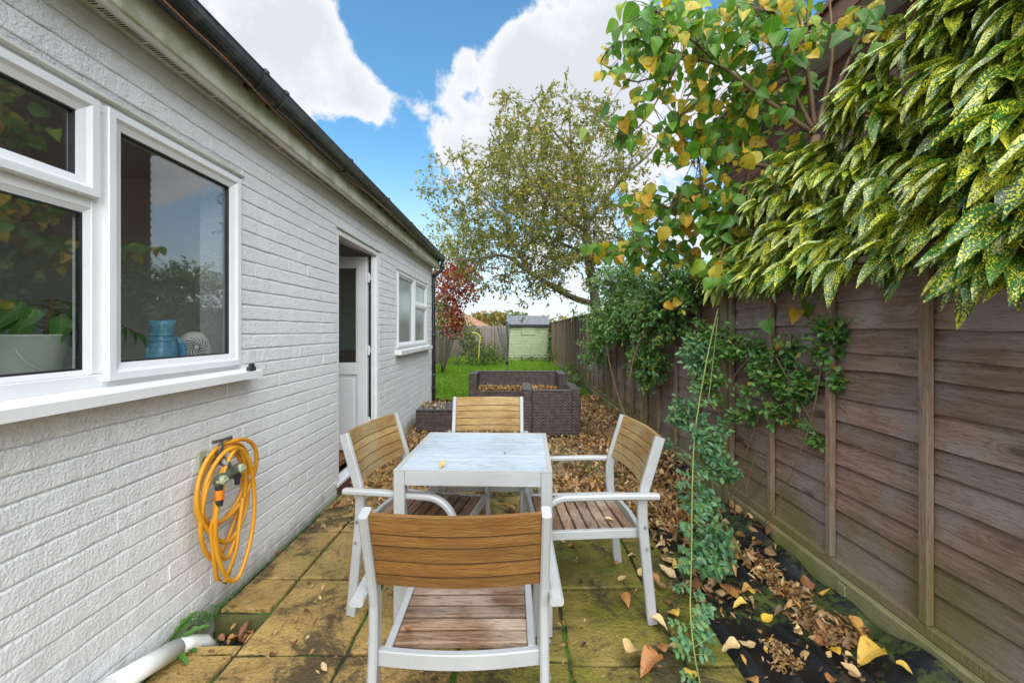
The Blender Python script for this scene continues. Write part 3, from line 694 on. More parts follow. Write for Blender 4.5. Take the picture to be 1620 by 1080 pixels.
sill(win, y0 - .06, y1 + .045, z0 - .012, -1.372)
mb = MB(); mb.box((XW - .03, y0 - .02, z1 - .002), (XW + .012, y1 + .01, z1 + .012), .003); mb.build('head_drip', M['soffit'], win)
mb = MB(); mb.box((-1.95, y0, z0 + .018), (xf - .052, y1, z0 + .042), .004); mb.build('window_board', M['pvc'], win)
w2 = window(XW, *W2, 'small white framed window with obscured glass near the downpipe')
y0, y1, z0, z1 = W2; ym = y0 + .86
mb = MB(); mb.ring(xf, y0, y1, z0, z1, FRAME); mb.box((xf - .05, ym - .026, z0 + .0505), (xf + .0025, ym + .026, z1 - .0505), .003); mb.box((xf - .05, ym + .0265, 1.705), (xf + .002, y1 - .0505, 1.755), .003); mb.build('frame', M['pvc'], w2)
for (a, b, c, d) in ((y0 + .022, ym - .012, z0 + .022, z1 - .022), (ym + .012, y1 - .022, 1.725, z1 - .022), (ym + .012, y1 - .022, z0 + .022, 1.735)):
    mb = MB(); k = .006 if c > 1.7 or a < ym - .1 else .001; mb.ring(xf + k, a, b, c, d, SASH); mb.build('sash', M['pvc'], w2); pane(w2, xf, a + .062, b - .062, c + .062, d - .062, M['frost'])
sill(w2, y0 - .07, y1 + .09, z0 - .012, -1.375, .05); mb = MB(); mb.box((XW - .03, y0 - .02, z1 - .002), (XW + .012, y1 + .02, z1 + .012), .003); mb.build('head_drip', M['soffit'], w2)

for (a, b, c, d) in BACK:
    wb = window(-4.7, a, b, c, d, 'unseen window on the far side of the house added to light the rooms'); mb = MB(); mb.ring(-4.68, a, b, c, d, FRAME); mb.box((-4.73, (a + b) / 2 - .03, c + .0505), (-4.678, (a + b) / 2 + .03, d - .0505), .003); mb.build('frame', M['pvc'], wb); pane(wb, -4.69, a + .05, b - .05, c + .05, d - .05)
# ---- doorway and its open leaf
y0, y1, z0, z1 = DR
dw = empty('doorway', (0, 0, 0), parent=house); dw['label'] = 'white doorway with its half glazed door open inwards'
mb = MB(); xd = XW - .004
for (a, b, c, d) in ((y0, y0 + .05, .10, z1), (y1 - .05, y1, .10, z1), (y0 + .0505, y1 - .0505, z1 - .05, z1)): mb.box((xd - .075, a, c), (xd, b, d), .004)
mb.box((xd - .05, y1 - .10, .11), (xd - .03, y1 - .0505, z1 - .052), .003); mb.build('frame', M['pvc'], dw)
mb = MB(); mb.box((xd - .10, y1 - .058, .11), (xd - .052, y1 - .0505, z1 - .06)); mb.build('seal', M['rubber'], dw)
mb = MB(); mb.box((XW - .09, y0 + .002, .07), (XW + .012, y1 - .002, .10), .004); mb.build('threshold', M['pvc'], dw)
mb = MB(); mb.box((XW - .10, y0 + .001, -.05), (XW + .004, y1 - .001, .069), .006); mb.build('step', M['step'], dw)
mb = MB(); mb.box((XW - .02, y0 - .02, z1), (XW + .012, y1 + .04, z1 + .012), .003); mb.build('head_drip', M['soffit'], dw)
leaf = empty('door_leaf', (0, 0, 0), parent=dw); lx1 = xd - .085; lx0 = lx1 - .82; ly = y1 - .12
mb = MB(); lz0, lz1 = .105, 2.13
for (a, b, c, d) in ((lx1 - .105, lx1, lz0, lz1), (lx0, lx0 + .105, lz0, lz1), (lx0 + .1055, lx1 - .1055, lz1 - .105, lz1), (lx0 + .1055, lx1 - .1055, .895, 1.005), (lx0 + .1055, lx1 - .1055, lz0, .20)):
    mb.box((a, ly, c), (b, ly + .055, d), .005)
mb.box((lx0 + .1, ly + .018, .195), (lx1 - .1, ly + .04, .90)); mb.box((lx0 + .14, ly + .010, .24), (lx1 - .14, ly + .019, .855), .008)
for (a, b, c, d) in ((lx0 + .1055, lx1 - .1055, 1.006, 1.02), (lx0 + .1055, lx1 - .1055, lz1 - .12, lz1 - .106), (lx1 - .12, lx1 - .106, 1.02, lz1 - .12), (lx0 + .106, lx0 + .12, 1.02, lz1 - .12)): mb.box((a, ly + .008, c), (b, ly + .046, d), .003)
# the leaf is part of the doorway: one mesh, with its pane
COL.objects.unlink(leaf); bpy.data.objects.remove(leaf)
lf = mb.build('door', M['pvc'], dw)
mb = MB(); mb.box((lx0 + .115, ly + .024, 1.015), (lx1 - .115, ly + .030, lz1 - .115)); mb.build('door_pane', M['glass'], dw)
mb = MB()
for z in (.35, 1.1, 1.86): mb.tube([(lx1 + .012, ly + .02, z), (lx1 + .012, ly + .02, z + .1)], .011, 8); mb.box((lx1 + .002, ly + .008, z + .02), (lx1 + .03, ly + .03, z + .08), .003)
mb.build('hinge', M['pvc'], dw)
mb = MB(); mb.box((lx0 + .03, ly - .012, 1.0), (lx0 + .065, ly + .0, 1.22), .004); mb.tube([(lx0 + .048, ly - .01, 1.12), (lx0 + .048, ly - .045, 1.12), (lx0 + .16, ly - .045, 1.12)], .010, 8); mb.build('door_handle', M['pvc'], dw)

# ---- rooms behind the openings
mb = MB(); mb.box((-4.58, -1.43, .04), (-1.69, YE - .22, .085)); mb.build('floor', M['floorwood'], house)
mb = MB(); mb.box((-4.55, 2.80, .09), (-1.69, 2.90, 2.41)); mb.build('partition', M['cream'], house)
mb = MB(); mb.box((-1.694, -1.43, .09), (-1.682, W1[0] - .02, 2.41)); mb.box((-1.694, W1[1] + .02, .09), (-1.682, 2.79, 2.41)); [mb.box((-4.59, a, c), (-4.56, b, d)) for (a, b, c, d) in cut(-1.43, 2.79, .09, 2.41, BACK[:1])]; mb.build('kitchen_lining', M['cream'], house)
mb = MB(); mb.box((-4.55, YE - .25, .09), (-1.70, YE - .21, 2.41)); [mb.box((-4.59, a, c), (-4.56, b, d)) for (a, b, c, d) in cut(2.91, YE - .26, .09, 2.41, BACK[1:])]; mb.box((-1.70, DR[1] + .03, .09), (-1.684, YE - .26, 2.41)); mb.build('utility_lining', M['interior'], house)
mb = MB(); mb.box((-3.9, 6.25, .98), (-1.72, YE - .26, 1.03), .006); mb.box((-3.88, 6.3, .095), (-1.74, YE - .27, .978), .01)
for k in range(4): mb.box((-3.86 + .53 * k, 6.28, .14), (-3.36 + .53 * k, 6.299, .95), .006)
tag(mb.build('worktop_unit', M['shelfwood']), 'brown wooden worktop unit seen through the open doorway', 'cupboard')

# ------------------------------------------------------------------ fence along the right
XF = 1.625                       # front of the battens
ZB, ZT = .20, 1.70
fence = empty('fence', (1.7, 10, 0)); tag(fence, 'brown overlap board fence running along the right side', 'fence')
POSTS = [-.52, 1.42, 3.12 + .0, 5.11, 7.05, 9.02, 10.99, 12.96, 14.93, 16.9, 18.87]
POSTS = [-.86, 3.12, 5.11, 7.05, 9.02, 10.99, 12.96, 14.93, 16.9, 18.87]
def board(par, x, ya, yb, z0, h, mat, joined=None, seed=0, axis='y', tilt=.015):
    """one waney-edged overlapping board: thin wedge, lower edge wavering"""
    r = random.Random(seed); n = max(3, int((yb - ya) / .13)); ph = r.uniform(0, 9); amp = r.choice([.003, .007, .012]); vs = []; fs = []
    for i in range(n + 1):
        y = ya + (yb - ya) * i / n; w = amp * math.sin(y * 3.1 + ph) + .5 * amp * math.sin(y * 8.3 + ph * 2)
        for (dx, z) in ((0, z0 + w), (-.009 if False else .009, z0 + w), (.009 + tilt, z0 + h), (tilt + .002, z0 + h)):
            vs.append((x + dx, y, z) if axis == 'y' else (y, x + dx, z))
    for i in range(n):
        for k in range(4): a = i * 4 + k; b = i * 4 + (k + 1) % 4; fs.append((a, b, b + 4, a + 4))
    fs += [(0, 1, 2, 3), tuple(reversed(range(n * 4, n * 4 + 4)))]
    if joined is not None: joined.add(vs, fs); return
    mb = MB(); mb.add(vs, fs)
    return mb
def make_board(par, x, ya, yb, z0, h, seed):
    mb = board(None, x, ya, yb, z0, h, None, None, seed); c = Vector((x, (ya + yb) / 2, z0))
    off = c - wloc(par); v = [Vector(p) - c for p in mb.v]; mb.v = [tuple(p) for p in v]
    o = mb.build('board', M['fence'], par, world=False, fixn=True); o.location = off; return o
def panel(ya, yb, bat, detail, ztop=ZT):
    p = MB()
    for y in bat: p.box((XF, y - .019, ZB - .01), (XF + .030, y + .019, ztop - .03), .004)
    p.box((XF - .006, ya, ztop - .03), (XF + .065, yb, ztop), .004)                     # capping
    p.box((XF + .004, ya, ZB - .06), (XF + .05, yb, ZB - .012), .004)                   # bottom rail
    fp = p.build('fence_panel', M['batten'], fence)
    z = ZB - .012; i = 0; J = None if detail else MB(); sd = int(ya * 100) % 977
    while z < ztop - .05:
        h = .118 + .02 * math.sin(i * 1.9 + sd) ; hh = min(h + .022, ztop - .028 - z)
        if detail: make_board(fp, XF + .032, ya + .004, yb - .004, z, hh, sd + i)
        else: board(None, XF + .032, ya + .004, yb - .004, z, hh, None, J, sd + i)
        z += h; i += 1
    if J:
        o = J.build('boarding', M['fence'], fp, fixn=True); o['kind'] = 'stuff'
panel(-.83, 3.085, [-.8, -.3, .15, .63, 1.12, 1.612, 2.10, 2.585, 3.055], True)
for a, b in zip(POSTS[1:-1], POSTS[2:]):
    st = (b - a) / 4; bat = [a + .07, a + st, a + 2 * st, a + 3 * st, b - .07]
    panel(a + .045, b - .045, bat, a < 6, ZT if a < 6 else ZT + .03)
for y in POSTS:
    mb = MB(); mb.box((XF - .020, y - .035, -.15), (XF + .055, y + .035, ZT + (.06 if y < 6 else .02)), .012); mb.build('post', M['post'], fence)
for a, b in zip(POSTS[:-1], POSTS[1:]):
    mb = MB(); mb.box((XF - .022, a + .037, -.14), (XF + .012, b - .037, .138), .005); mb.build('gravel_board', M['gravel_board'], fence)
# little cleat on the gravel board
mb = MB(); mb.box((XF - .034, 1.95, .02), (XF - .0225, 2.0, .12), .004); mb.build('cleat', M['gravel_board'], fence)

# left garden fence and back fence (too far to tell the boards apart one by one)
def far_fence(name, pts, label, ztop):
    (xa, ya), (xb, yb) = pts; Lf = math.hypot(xb - xa, yb - ya); e = empty(name, (xa, ya, 0)); tag(e, label, 'fence')
    d = Vector((xb - xa, yb - ya, 0)).normalized(); nrm = Vector((d.y, -d.x, 0))
    if abs(d.y) > .5 and nrm.x < 0: nrm = -nrm
    if abs(d.x) > .5 and nrm.y > 0: nrm = -nrm
    ang = math.atan2(d.y, d.x); J = MB(); z = .05; i = 0
    Mx = Matrix.Translation(Vector((xa, ya, 0))) @ Matrix.Rotation(ang, 4, 'Z')
    while z < ztop - .05:
        b = MB(); board(None, 0, 0, Lf, z, .14, None, b, i, 'x'); J.add([Mx @ Vector(q) for q in b.v], b.f); z += .118; i += 1
    o = J.build('boarding', M['oldfence'], e, fixn=True); o['kind'] = 'stuff'
    s = 0
    while s <= Lf + .01:
        q = Vector((xa, ya, 0)) + d * min(s, Lf) + nrm * .03; mb = MB(); w = .045 if round(s / .48) % 4 == 0 else .02
        mb.box((q.x - w, q.y - .03, 0), (q.x + w, q.y + .03, ztop + (.05 if w > .03 else 0)), .006) if abs(d.x) > .5 else mb.box((q.x - .03, q.y - w, 0), (q.x + .03, q.y + w, ztop + (.05 if w > .03 else 0)), .006)
        mb.build('post' if w > .03 else 'batten', M['oldfence'], e); s += .48
    return e
far_fence('fence', ((-3.05, 7.3), (-3.05, 20.4)), 'weathered fence on the far left side of the lawn', 1.45)
far_fence('fence', ((-3.0, 20.5), (1.6, 20.5)), 'old grey board fence across the back of the lawn', 1.62)

# ------------------------------------------------------------------ shed
shed = empty('shed', (.65, 18.9, 0)); tag(shed, 'pale green timber shed with grey felt roof at the end of the lawn', 'shed')
sx0, sx1, sy0, sy1 = -.27, 1.50, 18.2, 19.7
mb = MB(); mb.box((sx0 + .02, sy0 + .02, 0), (sx1 - .02, sy1, 1.66)); mb.build('carcass', M['shed'], shed)
z = 0.02; k = 0
while z < 1.60:
    for (nm, a, b) in (('f', 0, 0),):
        mb = MB(); mb.convex([(sx0, sy0 - .012, z), (sx1, sy0 - .012, z), (sx0, sy0 + .018, z), (sx1, sy0 + .018, z), (sx0, sy0 + .008, z + .128), (sx1, sy0 + .008, z + .128), (sx0, sy0 + .019, z + .128), (sx1, sy0 + .019, z + .128)],
            [(0, 1, 5, 4), (2, 3, 7, 6), (0, 1, 3, 2), (4, 5, 7, 6), (0, 2, 6, 4), (1, 3, 7, 5)]); mb.build('board', M['shed'], shed)
    z += .125; k += 1
mb = MB(); z = .02
while z < 1.6: mb.box((sx0 - .01, sy0 + .02, z), (sx0 + .02, sy1, z + .118)); mb.box((sx1 - .02, sy0 + .02, z), (sx1 + .01, sy1, z + .118)); z += .125
o = mb.build('side_cladding', M['shed'], shed); o['kind'] = 'stuff'
mb = MB()
for x in (sx0 - .012, sx1 - .03): mb.box((x, sy0 - .022, 0), (x + .042, sy0 - .013, 1.60), .004)
mb.build('corner_trim', M['shed'], shed)
mb = MB(); mb.box((.32, sy0 - .035, 1.16), (.92, sy0 - .014, 1.62), .006); mb.build('window_shutter', M['shed'], shed)
mb = MB(); mb.box((.96, sy0 - .026, 1.37), (.985, sy0 - .014, 1.60), .003); mb.box((.96, sy0 - .026, 1.345), (1.10, sy0 - .014, 1.368), .003); mb.build('trim', M['shed'], shed)
mb = MB(); ym = (sy0 + sy1) / 2
for (ya, yb) in ((sy0 - .13, ym), (sy1 + .13, ym)):
    mb.convex([(sx0 - .09, ya, 1.58), (sx1 + .06, ya, 1.58), (sx0 - .09, yb, 2.02), (sx1 + .06, yb, 2.02), (sx0 - .09, ya, 1.63), (sx1 + .06, ya, 1.63), (sx0 - .09, yb, 2.06), (sx1 + .06, yb, 2.06)],
        [(0, 1, 3, 2), (4, 5, 7, 6), (0, 1, 5, 4), (0, 2, 6, 4), (1, 3, 7, 5), (2, 3, 7, 6)])
mb.build('roof', M['felt'], shed)
mb = MB(); mb.box((sx0 - .1, sy0 - .14, 1.55), (sx1 + .07, sy0 - .132, 1.635), .002); mb.build('felt_edge', M['blackp'], shed)

# ------------------------------------------------------------------ rotary clothes airer, folded
b = Vector((-.20, 11.2, 0)); ro = empty('clothes_airer', b); tag(ro, 'folded rotary clothes airer standing on the lawn before the shed', 'clothes airer')
mb = MB(); mb.tube([b, b + Vector((.0, 0, 1.62))], .020, 8); mb.build('pole', M['steel'], ro)
mb = MB(); mb.tube([b + Vector((0, 0, .42)), b + Vector((0, 0, .50))], .04, 8); mb.build('hub', M['blackp'], ro)
ends = []
for k in range(4):
    a = k * math.pi / 2 + .5; e = b + Vector((.20 * math.cos(a) - .12, .2 * math.sin(a), 1.58 + .04 * (k % 2))); ends.append(e)
    mb = MB(); mb.tube([b + Vector((.02 * math.cos(a), .02 * math.sin(a), .46)), e], .012, 6); mb.build('arm', M['steel'], ro)
mb = MB()
for k in range(4):
    for j in range(5):
        f = .45 + .12 * j; p = b + Vector((0, 0, .46)); q0 = p.lerp(ends[k], f); q1 = p.lerp(ends[(k + 1) % 4], f); m_ = (q0 + q1) / 2 - Vector((0, 0, .22 + .1 * rng.random()))
        mb.tube([q0, (q0 + m_) / 2 - Vector((0, 0, .06)), m_, (q1 + m_) / 2 - Vector((0, 0, .06)), q1], .004, 4)
o = mb.build('line', M['steel'], ro)

# ------------------------------------------------------------------ neighbour's brick house beyond the fence
NX, NY = 4.0, 7.75
nh = empty('brick_house', (6.5, 3, 0)); tag(nh, 'two storey red brick house behind the shrubs on the right', 'house')
mb = MB(); mb.box((NX + .012, -2.5, -.15), (9, NY - .012, 4.80)); nwall = mb.build('wall', M['mortar'], nh)
ncells = []
for k in range(70):
    z = k * .075
    if z + .065 > 4.76: break
    y = -2.5 - (k % 2) * .1125
    while y < NY - .05:
        ncells.append((max(y, -2.5), min(y + .215, NY), z)); y += .225
def nscore(c):
    ym = (c[0] + c[1]) / 2
    if ym < 2.4: return 0
    u = U0 + F * NX / ym; v = V0 - F * (c[2] - H) / ym
    if u > 1440 or v < 0 or v > 330: return 0
    return F / ym / ym * (1 if (1290 < u and v < 185) or (u < 1190 and 240 < v) else .3)
ncells.sort(key=nscore, reverse=True)
tm = MB(); tm.box((0, 0, 0), (.014, .215, .065), .003); proto = None
for (a, b_, z) in ncells[:300]:
    if proto is None: o = proto = tm.build('brick', M['brick'], nwall, world=False)
    else: o = link_copy(proto, nwall)
    o.location = Vector((NX + rng.uniform(-.001, .001), a, z)) - wloc(nh); o.scale = (1, (b_ - a) / .215, 1)
mb = MB()
for (a, b_, z) in ncells[300:]: mb.box((NX, a, z), (NX + .014, b_, z + .065))
y = NX
for k in range(62):
    x = NX + .02
    while x < 8.9: mb.box((x, NY - .014, k * .075), (min(x + .215, 8.98), NY, k * .075 + .065)); x += .225
o = mb.build('brickwork', M['brick'], nwall); o['kind'] = 'stuff'
mb = MB(); mb.box((NX - .42, -2.5, 4.765), (NX + .3, NY + .15, 4.79)); mb.build('soffit', M['pvc'], nh)
mb = MB(); mb.box((NX - .45, -2.5, 4.75), (NX - .421, NY + .15, 4.97), .004); mb.build('fascia', M['fasciabrown'], nh)
mb = MB(); mb.convex([(NX - .5, -2.5, 4.98), (NX - .5, NY + .2, 4.98), (6.5, -2.5, 6.96), (6.5, NY + .2, 6.96), (NX - .5, -2.5, 5.04), (NX - .5, NY + .2, 5.04), (6.5, -2.5, 7.04), (6.5, NY + .2, 7.04)],
    [(0, 1, 3, 2), (4, 5, 7, 6), (0, 1, 5, 4), (0, 2, 6, 4), (1, 3, 7, 5), (2, 3, 7, 6)])
mb.convex([(9.5, -2.5, 4.98), (9.5, NY + .2, 4.98), (6.5, -2.5, 6.96), (6.5, NY + .2, 6.96), (9.5, -2.5, 5.04), (9.5, NY + .2, 5.04), (6.5, -2.5, 7.04), (6.5, NY + .2, 7.04)],
    [(0, 1, 3, 2), (4, 5, 7, 6), (0, 1, 5, 4), (0, 2, 6, 4), (1, 3, 7, 5), (2, 3, 7, 6)])
mb.convex([(NX, NY - .02, 4.77), (9, NY - .02, 4.77), (6.5, NY - .02, 6.96), (NX, NY, 4.77), (9, NY, 4.77), (6.5, NY, 6.96)], [(0, 1, 2), (3, 4, 5), (0, 1, 4, 3), (1, 2, 5, 4), (0, 2, 5, 3)], 1)
mb.build('roof', [M['redroof'], M['brick']], nh)

# bungalow roof far beyond the back fence
fh = empty('bungalow', (-4.2, 34, 0)); tag(fh, 'distant bungalow with brown tiled roof beyond the back fence', 'house')
mb = MB(); mb.box((-8.5, 31, -.1), (-2.6, 37, 1.75)); mb.build('wall', M['brick'], fh)
mb = MB(); A = [(-9, 30.5, 1.7), (-2.1, 30.5, 1.7), (-2.1, 37.5, 1.7), (-9, 37.5, 1.7), (-5.6, 34, 3.35), (-5.2, 34, 3.35)]
mb.convex(A, [(0, 1, 5, 4), (1, 2, 5), (2, 3, 4, 5), (3, 0, 4), (0, 1, 2, 3)]); mb.build('roof', M['redroof'], fh)

# ------------------------------------------------------------------ armchairs of pale aluminium with timber-look slats
def chair_parts(root, back_mat, worn):
    def B(mb, name, mat, **k): return mb.build(name, mat, root, world=False, **k)
    hx = .2475
    for s in (-1, 1):
        mb = MB(); mb.sweep([(s * hx, -.285, 0), (s * hx, -.262, .22), (s * hx, -.238, .46), (s * hx, -.236, .56), (s * hx, -.247, .62), (s * hx, -.322, .86)], (1, 0, 0), .026, .046, .005)
        B(mb, 'rear_post', M['alu'], fixn=True)
        x = s * .279; pts = [(x, -.300, .600), (x, -.10, .605), (x, .12, .605)]
        for k in range(1, 9):
            w = math.pi / 2 * k / 8; pts.append((x, .12 + .125 * math.sin(w), .605 - .125 + .125 * math.cos(w)))
        pts += [(x, .250, .40), (x, .262, .2), (x, .272, 0)]
        mb = MB(); mb.sweep(pts, (1, 0, 0), .038, .026, .007); B(mb, 'arm', M['alu'], fixn=True, smooth=False)
        mb = MB(); mb.box((s * .2125 - .012, -.232, .385), (s * .2125 + .012, .232, .425), .003); B(mb, 'seat_rail', M['alu'])
        mb = MB(); mb.box((min(s * .2245, s * .262), .236, .39), (max(s * .2245, s * .262), .262, .42), .003); B(mb, 'bracket', M['alu'])
        mb = MB()
        for z in (.35, .45): mb.tube([(s * .262, -.245 - (.46 - z) * .08, z), (s * .265, -.245 - (.46 - z) * .08, z)], .008, 8)
        mb.tube([(s * .259, -.245, .59), (s * .2865, -.27, .598)], .008, 8)
        B(mb, 'bolt', M['steel'])
    mb = MB(); n = 10
    mb.sweep([(-.234 + .468 * i / n, -.236 - .020 * math.sin(math.pi * i / n), .402) for i in range(n + 1)], (0, 0, 1), .046, .022, .003); B(mb, 'rear_rail', M['alu'], fixn=True)
    mb = MB(); mb.box((-.224, .233, .382), (.224, .257, .424), .003); B(mb, 'front_rail', M['alu'])
    # seat slats run from side to side
    y = -.222; w = .0545
    for k in range(8):
        mb = MB(); mb.box((-.199, y + .0065, .404), (.199, y + w - .0015, .424 + rng.uniform(-.001, .001)), .003); B(mb, 'seat_slat', M['slat_seat']); y += w + .0022
    # bowed back slats, wide and narrow in turn
    a = 0.0
    for k, h in enumerate((.040, .047, .050, .037, .062)):
        z0 = .628 + a; z1 = z0 + h - .0055; mb = MB(); vs = []; n = 10
        def yb(z): return -.249 - (z - .62) * .3125
        for i in range(n + 1):
            x = -.2345 + .469 * i / n; bow = -.024 * math.sin(math.pi * i / n)
            dz = -.010 * math.sin(math.pi * i / n) * (1 if k < 5 else 0)
            for (dy, z) in ((-.009, z0), (.009, z0), (.009, z1), (-.009, z1)): vs.append((x, yb(z) + bow + dy, z))
        fs = [(i * 4 + j, i * 4 + (j + 1) % 4, i * 4 + 4 + (j + 1) % 4, i * 4 + 4 + j) for i in range(n) for j in range(4)] + [(0, 1, 2, 3), tuple(range(n * 4 + 3, n * 4 - 1, -1))]
        mb.add(vs, fs); B(mb, 'back_slat', back_mat, fixn=True); a += h
def chair(loc, rz, label, mat):
    c = empty('armchair', (*loc, 0), R(rz)); tag(c, label, 'chair', 'armchairs round the garden table'); chair_parts(c, mat, False); return c
chair((-.163, 1.425), 0.5, 'nearest slatted garden armchair with its back to the camera', M['slat_back'])
chair((.338, 2.105), 94, 'slatted garden armchair right of the table facing the white wall', M['slat_back_worn'])
chair((-.455, 2.125), -101, 'slatted garden armchair left of the table by the house doorway', M['slat_back_worn'])
chair((-.19, 2.70), 181, 'farthest slatted garden armchair facing the camera behind the table', M['slat_back_worn'])

# ------------------------------------------------------------------ square table
tb = empty('garden_table', (-.176, 2.142, 0), R(-2)); tag(tb, 'square pale grey garden table with planked top', 'table')
hx, hy, T = .356, .343, .73
def TB(mb, name, mat): return mb.build(name, mat, tb, world=False)
for sx in (-1, 1):
    for sy in (-1, 1):
        mb = MB(); cx, cy = sx * (hx - .0255), sy * (hy - .0255); mb.box((cx - .025, cy - .025, 0), (cx + .025, cy + .025, T - .003), .003); TB(mb, 'leg', M['alu'])
for s in (-1, 1):
    mb = MB(); mb.box((-hx + .0512, s * (hy - .012) - .012, T - .068), (hx - .0512, s * (hy - .012) + .012, T - .003), .003); TB(mb, 'apron', M['alu'])
    mb = MB(); mb.box((s * (hx - .012) - .012, -hy + .0512, T - .068), (s * (hx - .012) + .012, hy - .0512, T - .003), .003); TB(mb, 'apron', M['alu'])
mb = MB(); q = [(-hx, -hy), (hx, -hy), (hx, hy), (-hx, hy)]; i_ = .018; qi = [(-hx + i_, -hy + i_), (hx - i_, -hy + i_), (hx - i_, hy - i_), (-hx + i_, hy - i_)]
vs = [(x, y, T) for x, y in q] + [(x, y, T) for x, y in qi] + [(x, y, T - .0025) for x, y in q] + [(x, y, T - .012) for x, y in qi]
fs = []
for k in range(4): k2 = (k + 1) % 4; fs += [(k, k2, 4 + k2, 4 + k), (8 + k2, 8 + k, 12 + k, 12 + k2), (k2, k, 8 + k, 8 + k2), (4 + k, 4 + k2, 12 + k2, 12 + k)]
mb.add(vs, fs); mb.build('rim', M['alu'], tb, world=False, fixn=True)
n = 9; w = (2 * hy - 2 * i_ - .004) / n
for k in range(n):
    y = -hy + i_ + .002 + w * k; mb = MB(); mb.box((-hx + i_ + .0025, y + .0017, T - .020), (hx - i_ - .0025, y + w - .0017, T - .003 + rng.uniform(-.0006, .0006)), .0018); TB(mb, 'plank', M['plank'])

# ------------------------------------------------------------------ rattan pieces
def wick(mb, name, par, mat='wicker'): return mb.build(name, M[mat], par)
so = empty('wicker_sofa', (.055, 7.34, 0)); tag(so, 'brown rattan two seat sofa with leaf strewn seat facing the camera', 'sofa')
SOFA = (-.792, .902, 7.04, 7.64); a0, a1, f0, f1 = SOFA; tz = .605
for (x0, x1) in ((a0, a0 + .13), (a1 - .13, a1)):
    mb = MB(); mb.box((x0, f0, .03), (x1, f1, tz - .012), .008); o = wick(mb, 'arm', so); mb = MB(); mb.box((x0 - .004, f0 - .004, tz - .0115), (x1 + .004, f1 + .004, tz), .005); mb.build('arm_cap', M['wicker_edge'], o)
mb = MB(); mb.box((a0 + .1305, f1 - .11, .03), (a1 - .1305, f1 - .002, tz - .014), .008); wick(mb, 'back', so); mb = MB(); mb.box((a0 + .1345, f1 - .114, tz - .0135), (a1 - .1345, f1 + .003, tz - .002), .005); mb.build('back_cap', M['wicker_edge'], so)
mb = MB(); mb.box((a0 + .1305, f0 + .012, .03), (a1 - .1305, f1 - .1105, .275), .008); wick(mb, 'base', so); mb = MB(); mb.box((a0 + .1315, f0 + .008, .2755), (a1 - .1315, f1 - .1115, .305), .004); mb.build('seat', M['wicker_edge'], so)
mb = MB()
for x in (a0 + .05, a1 - .05):
    for y in (f0 + .05, f1 - .05): mb.tube([(x, y, -.012), (x, y, .029)], .018, 8)
mb.build('foot', M['blackp'], so)
ac = empty('wicker_armchair', (.477, 5.48, 0)); tag(ac, 'brown rattan armchair seen from behind in front of the sofa', 'armchair')
b0, b1, g0, g1 = .112, .842, 5.13, 5.80
for (x0, x1) in ((b0, b0 + .11), (b1 - .11, b1)):
    mb = MB(); mb.box((x0, g0, .02), (x1, g1, .600), .008); o = wick(mb, 'arm', ac); mb = MB(); mb.box((x0 - .003, g0 - .003, .6005), (x1 + .003, g1 + .003, .613), .005); mb.build('arm_cap', M['wicker_edge'], o)
mb = MB(); mb.box((b0 + .1105, g0 + .004, .02), (b1 - .1105, g0 + .11, .588), .008); wick(mb, 'back', ac); mb = MB(); mb.box((b0 + .1115, g0 + .001, .5885), (b1 - .1115, g0 + .113, .598), .004); mb.build('back_cap', M['wicker_edge'], ac)
mb = MB(); mb.box((b0 + .1105, g0 + .1105, .02), (b1 - .1105, g1 - .01, .28), .008); wick(mb, 'seat', ac)
mb = MB()
for x in (b0 + .05, b1 - .05):
    for y in (g0 + .05, g1 - .05): mb.tube([(x, y, -.012), (x, y, .019)], .018, 8)
mb.build('foot', M['blackp'], ac)
st = empty('wicker_coffee_table', (-.97, 5.7, 0)); tag(st, 'low brown rattan coffee table with dark top beside the white wall', 'table')
mb = MB(); mb.box((-1.319, 5.40, .015), (-.62, 5.98, .285), .008); wick(mb, 'body', st); mb = MB(); mb.box((-1.323, 5.396, .2855), (-.616, 5.984, .302), .004); mb.build('top', M['darkglass'], st)

# ------------------------------------------------------------------ tap and hose on the wall
c = wp(352, 745); yc = c.y - .085
hs = empty('garden_hose', (XW + .05, yc, .1)); tag(hs, 'orange yellow garden hose hanging in coils from the wall tap', 'hose')
def zpix(v, y): return H - (v - V0) * y / F
pts = []
loops = [(702, 806, .175, .0), (706, 848, .138, .01), (712, 908, .150, -.012), (698, 806, .20, .014), (708, 838, .125, -.005), (712, 922, .130, .025)]
NS = 30
for li, (vt, vb, ry, dy) in enumerate(loops):
    nxt = loops[min(li + 1, len(loops) - 1)]
    for k in range(NS):
        f = k / NS; th = 2 * math.pi * f
        vt_, vb_, ry_, dy_ = [p + (q - p) * f for p, q in zip((vt, vb, ry, dy), nxt)]
        zt, zb = zpix(vt_, yc), zpix(vb_, yc); zc = (zt + zb) / 2; rz = (zt - zb) / 2
        shp = ry_ * (1 - .25 * max(0, -math.cos(th)) ** 2 * (1 if rz > .2 else 0))
        pts.append((XW + .058 + .013 * math.sin(li * 2.3 + th) + .010 * li + .012 * math.cos(th), yc + dy_ + shp * math.sin(th), zc + rz * math.cos(th)))
sm = []
P = [Vector(p) for p in pts]
for i in range(1, len(P) - 2):
    for t in (0, .5):
        p0, p1, p2, p3 = P[i - 1], P[i], P[i + 1], P[i + 2]
        sm.append(.5 * ((2 * p1) + (p2 - p0) * t + (2 * p0 - 5 * p1 + 4 * p2 - p3) * t * t + (3 * p1 - p0 - 3 * p2 + p3) * t ** 3))
mb = MB(); mb.tube(sm, .0098, 10); mb.build('coil', M['hose'], hs, smooth=True)
tp = wp(362, 735); ty, tz_ = 1.885, .732
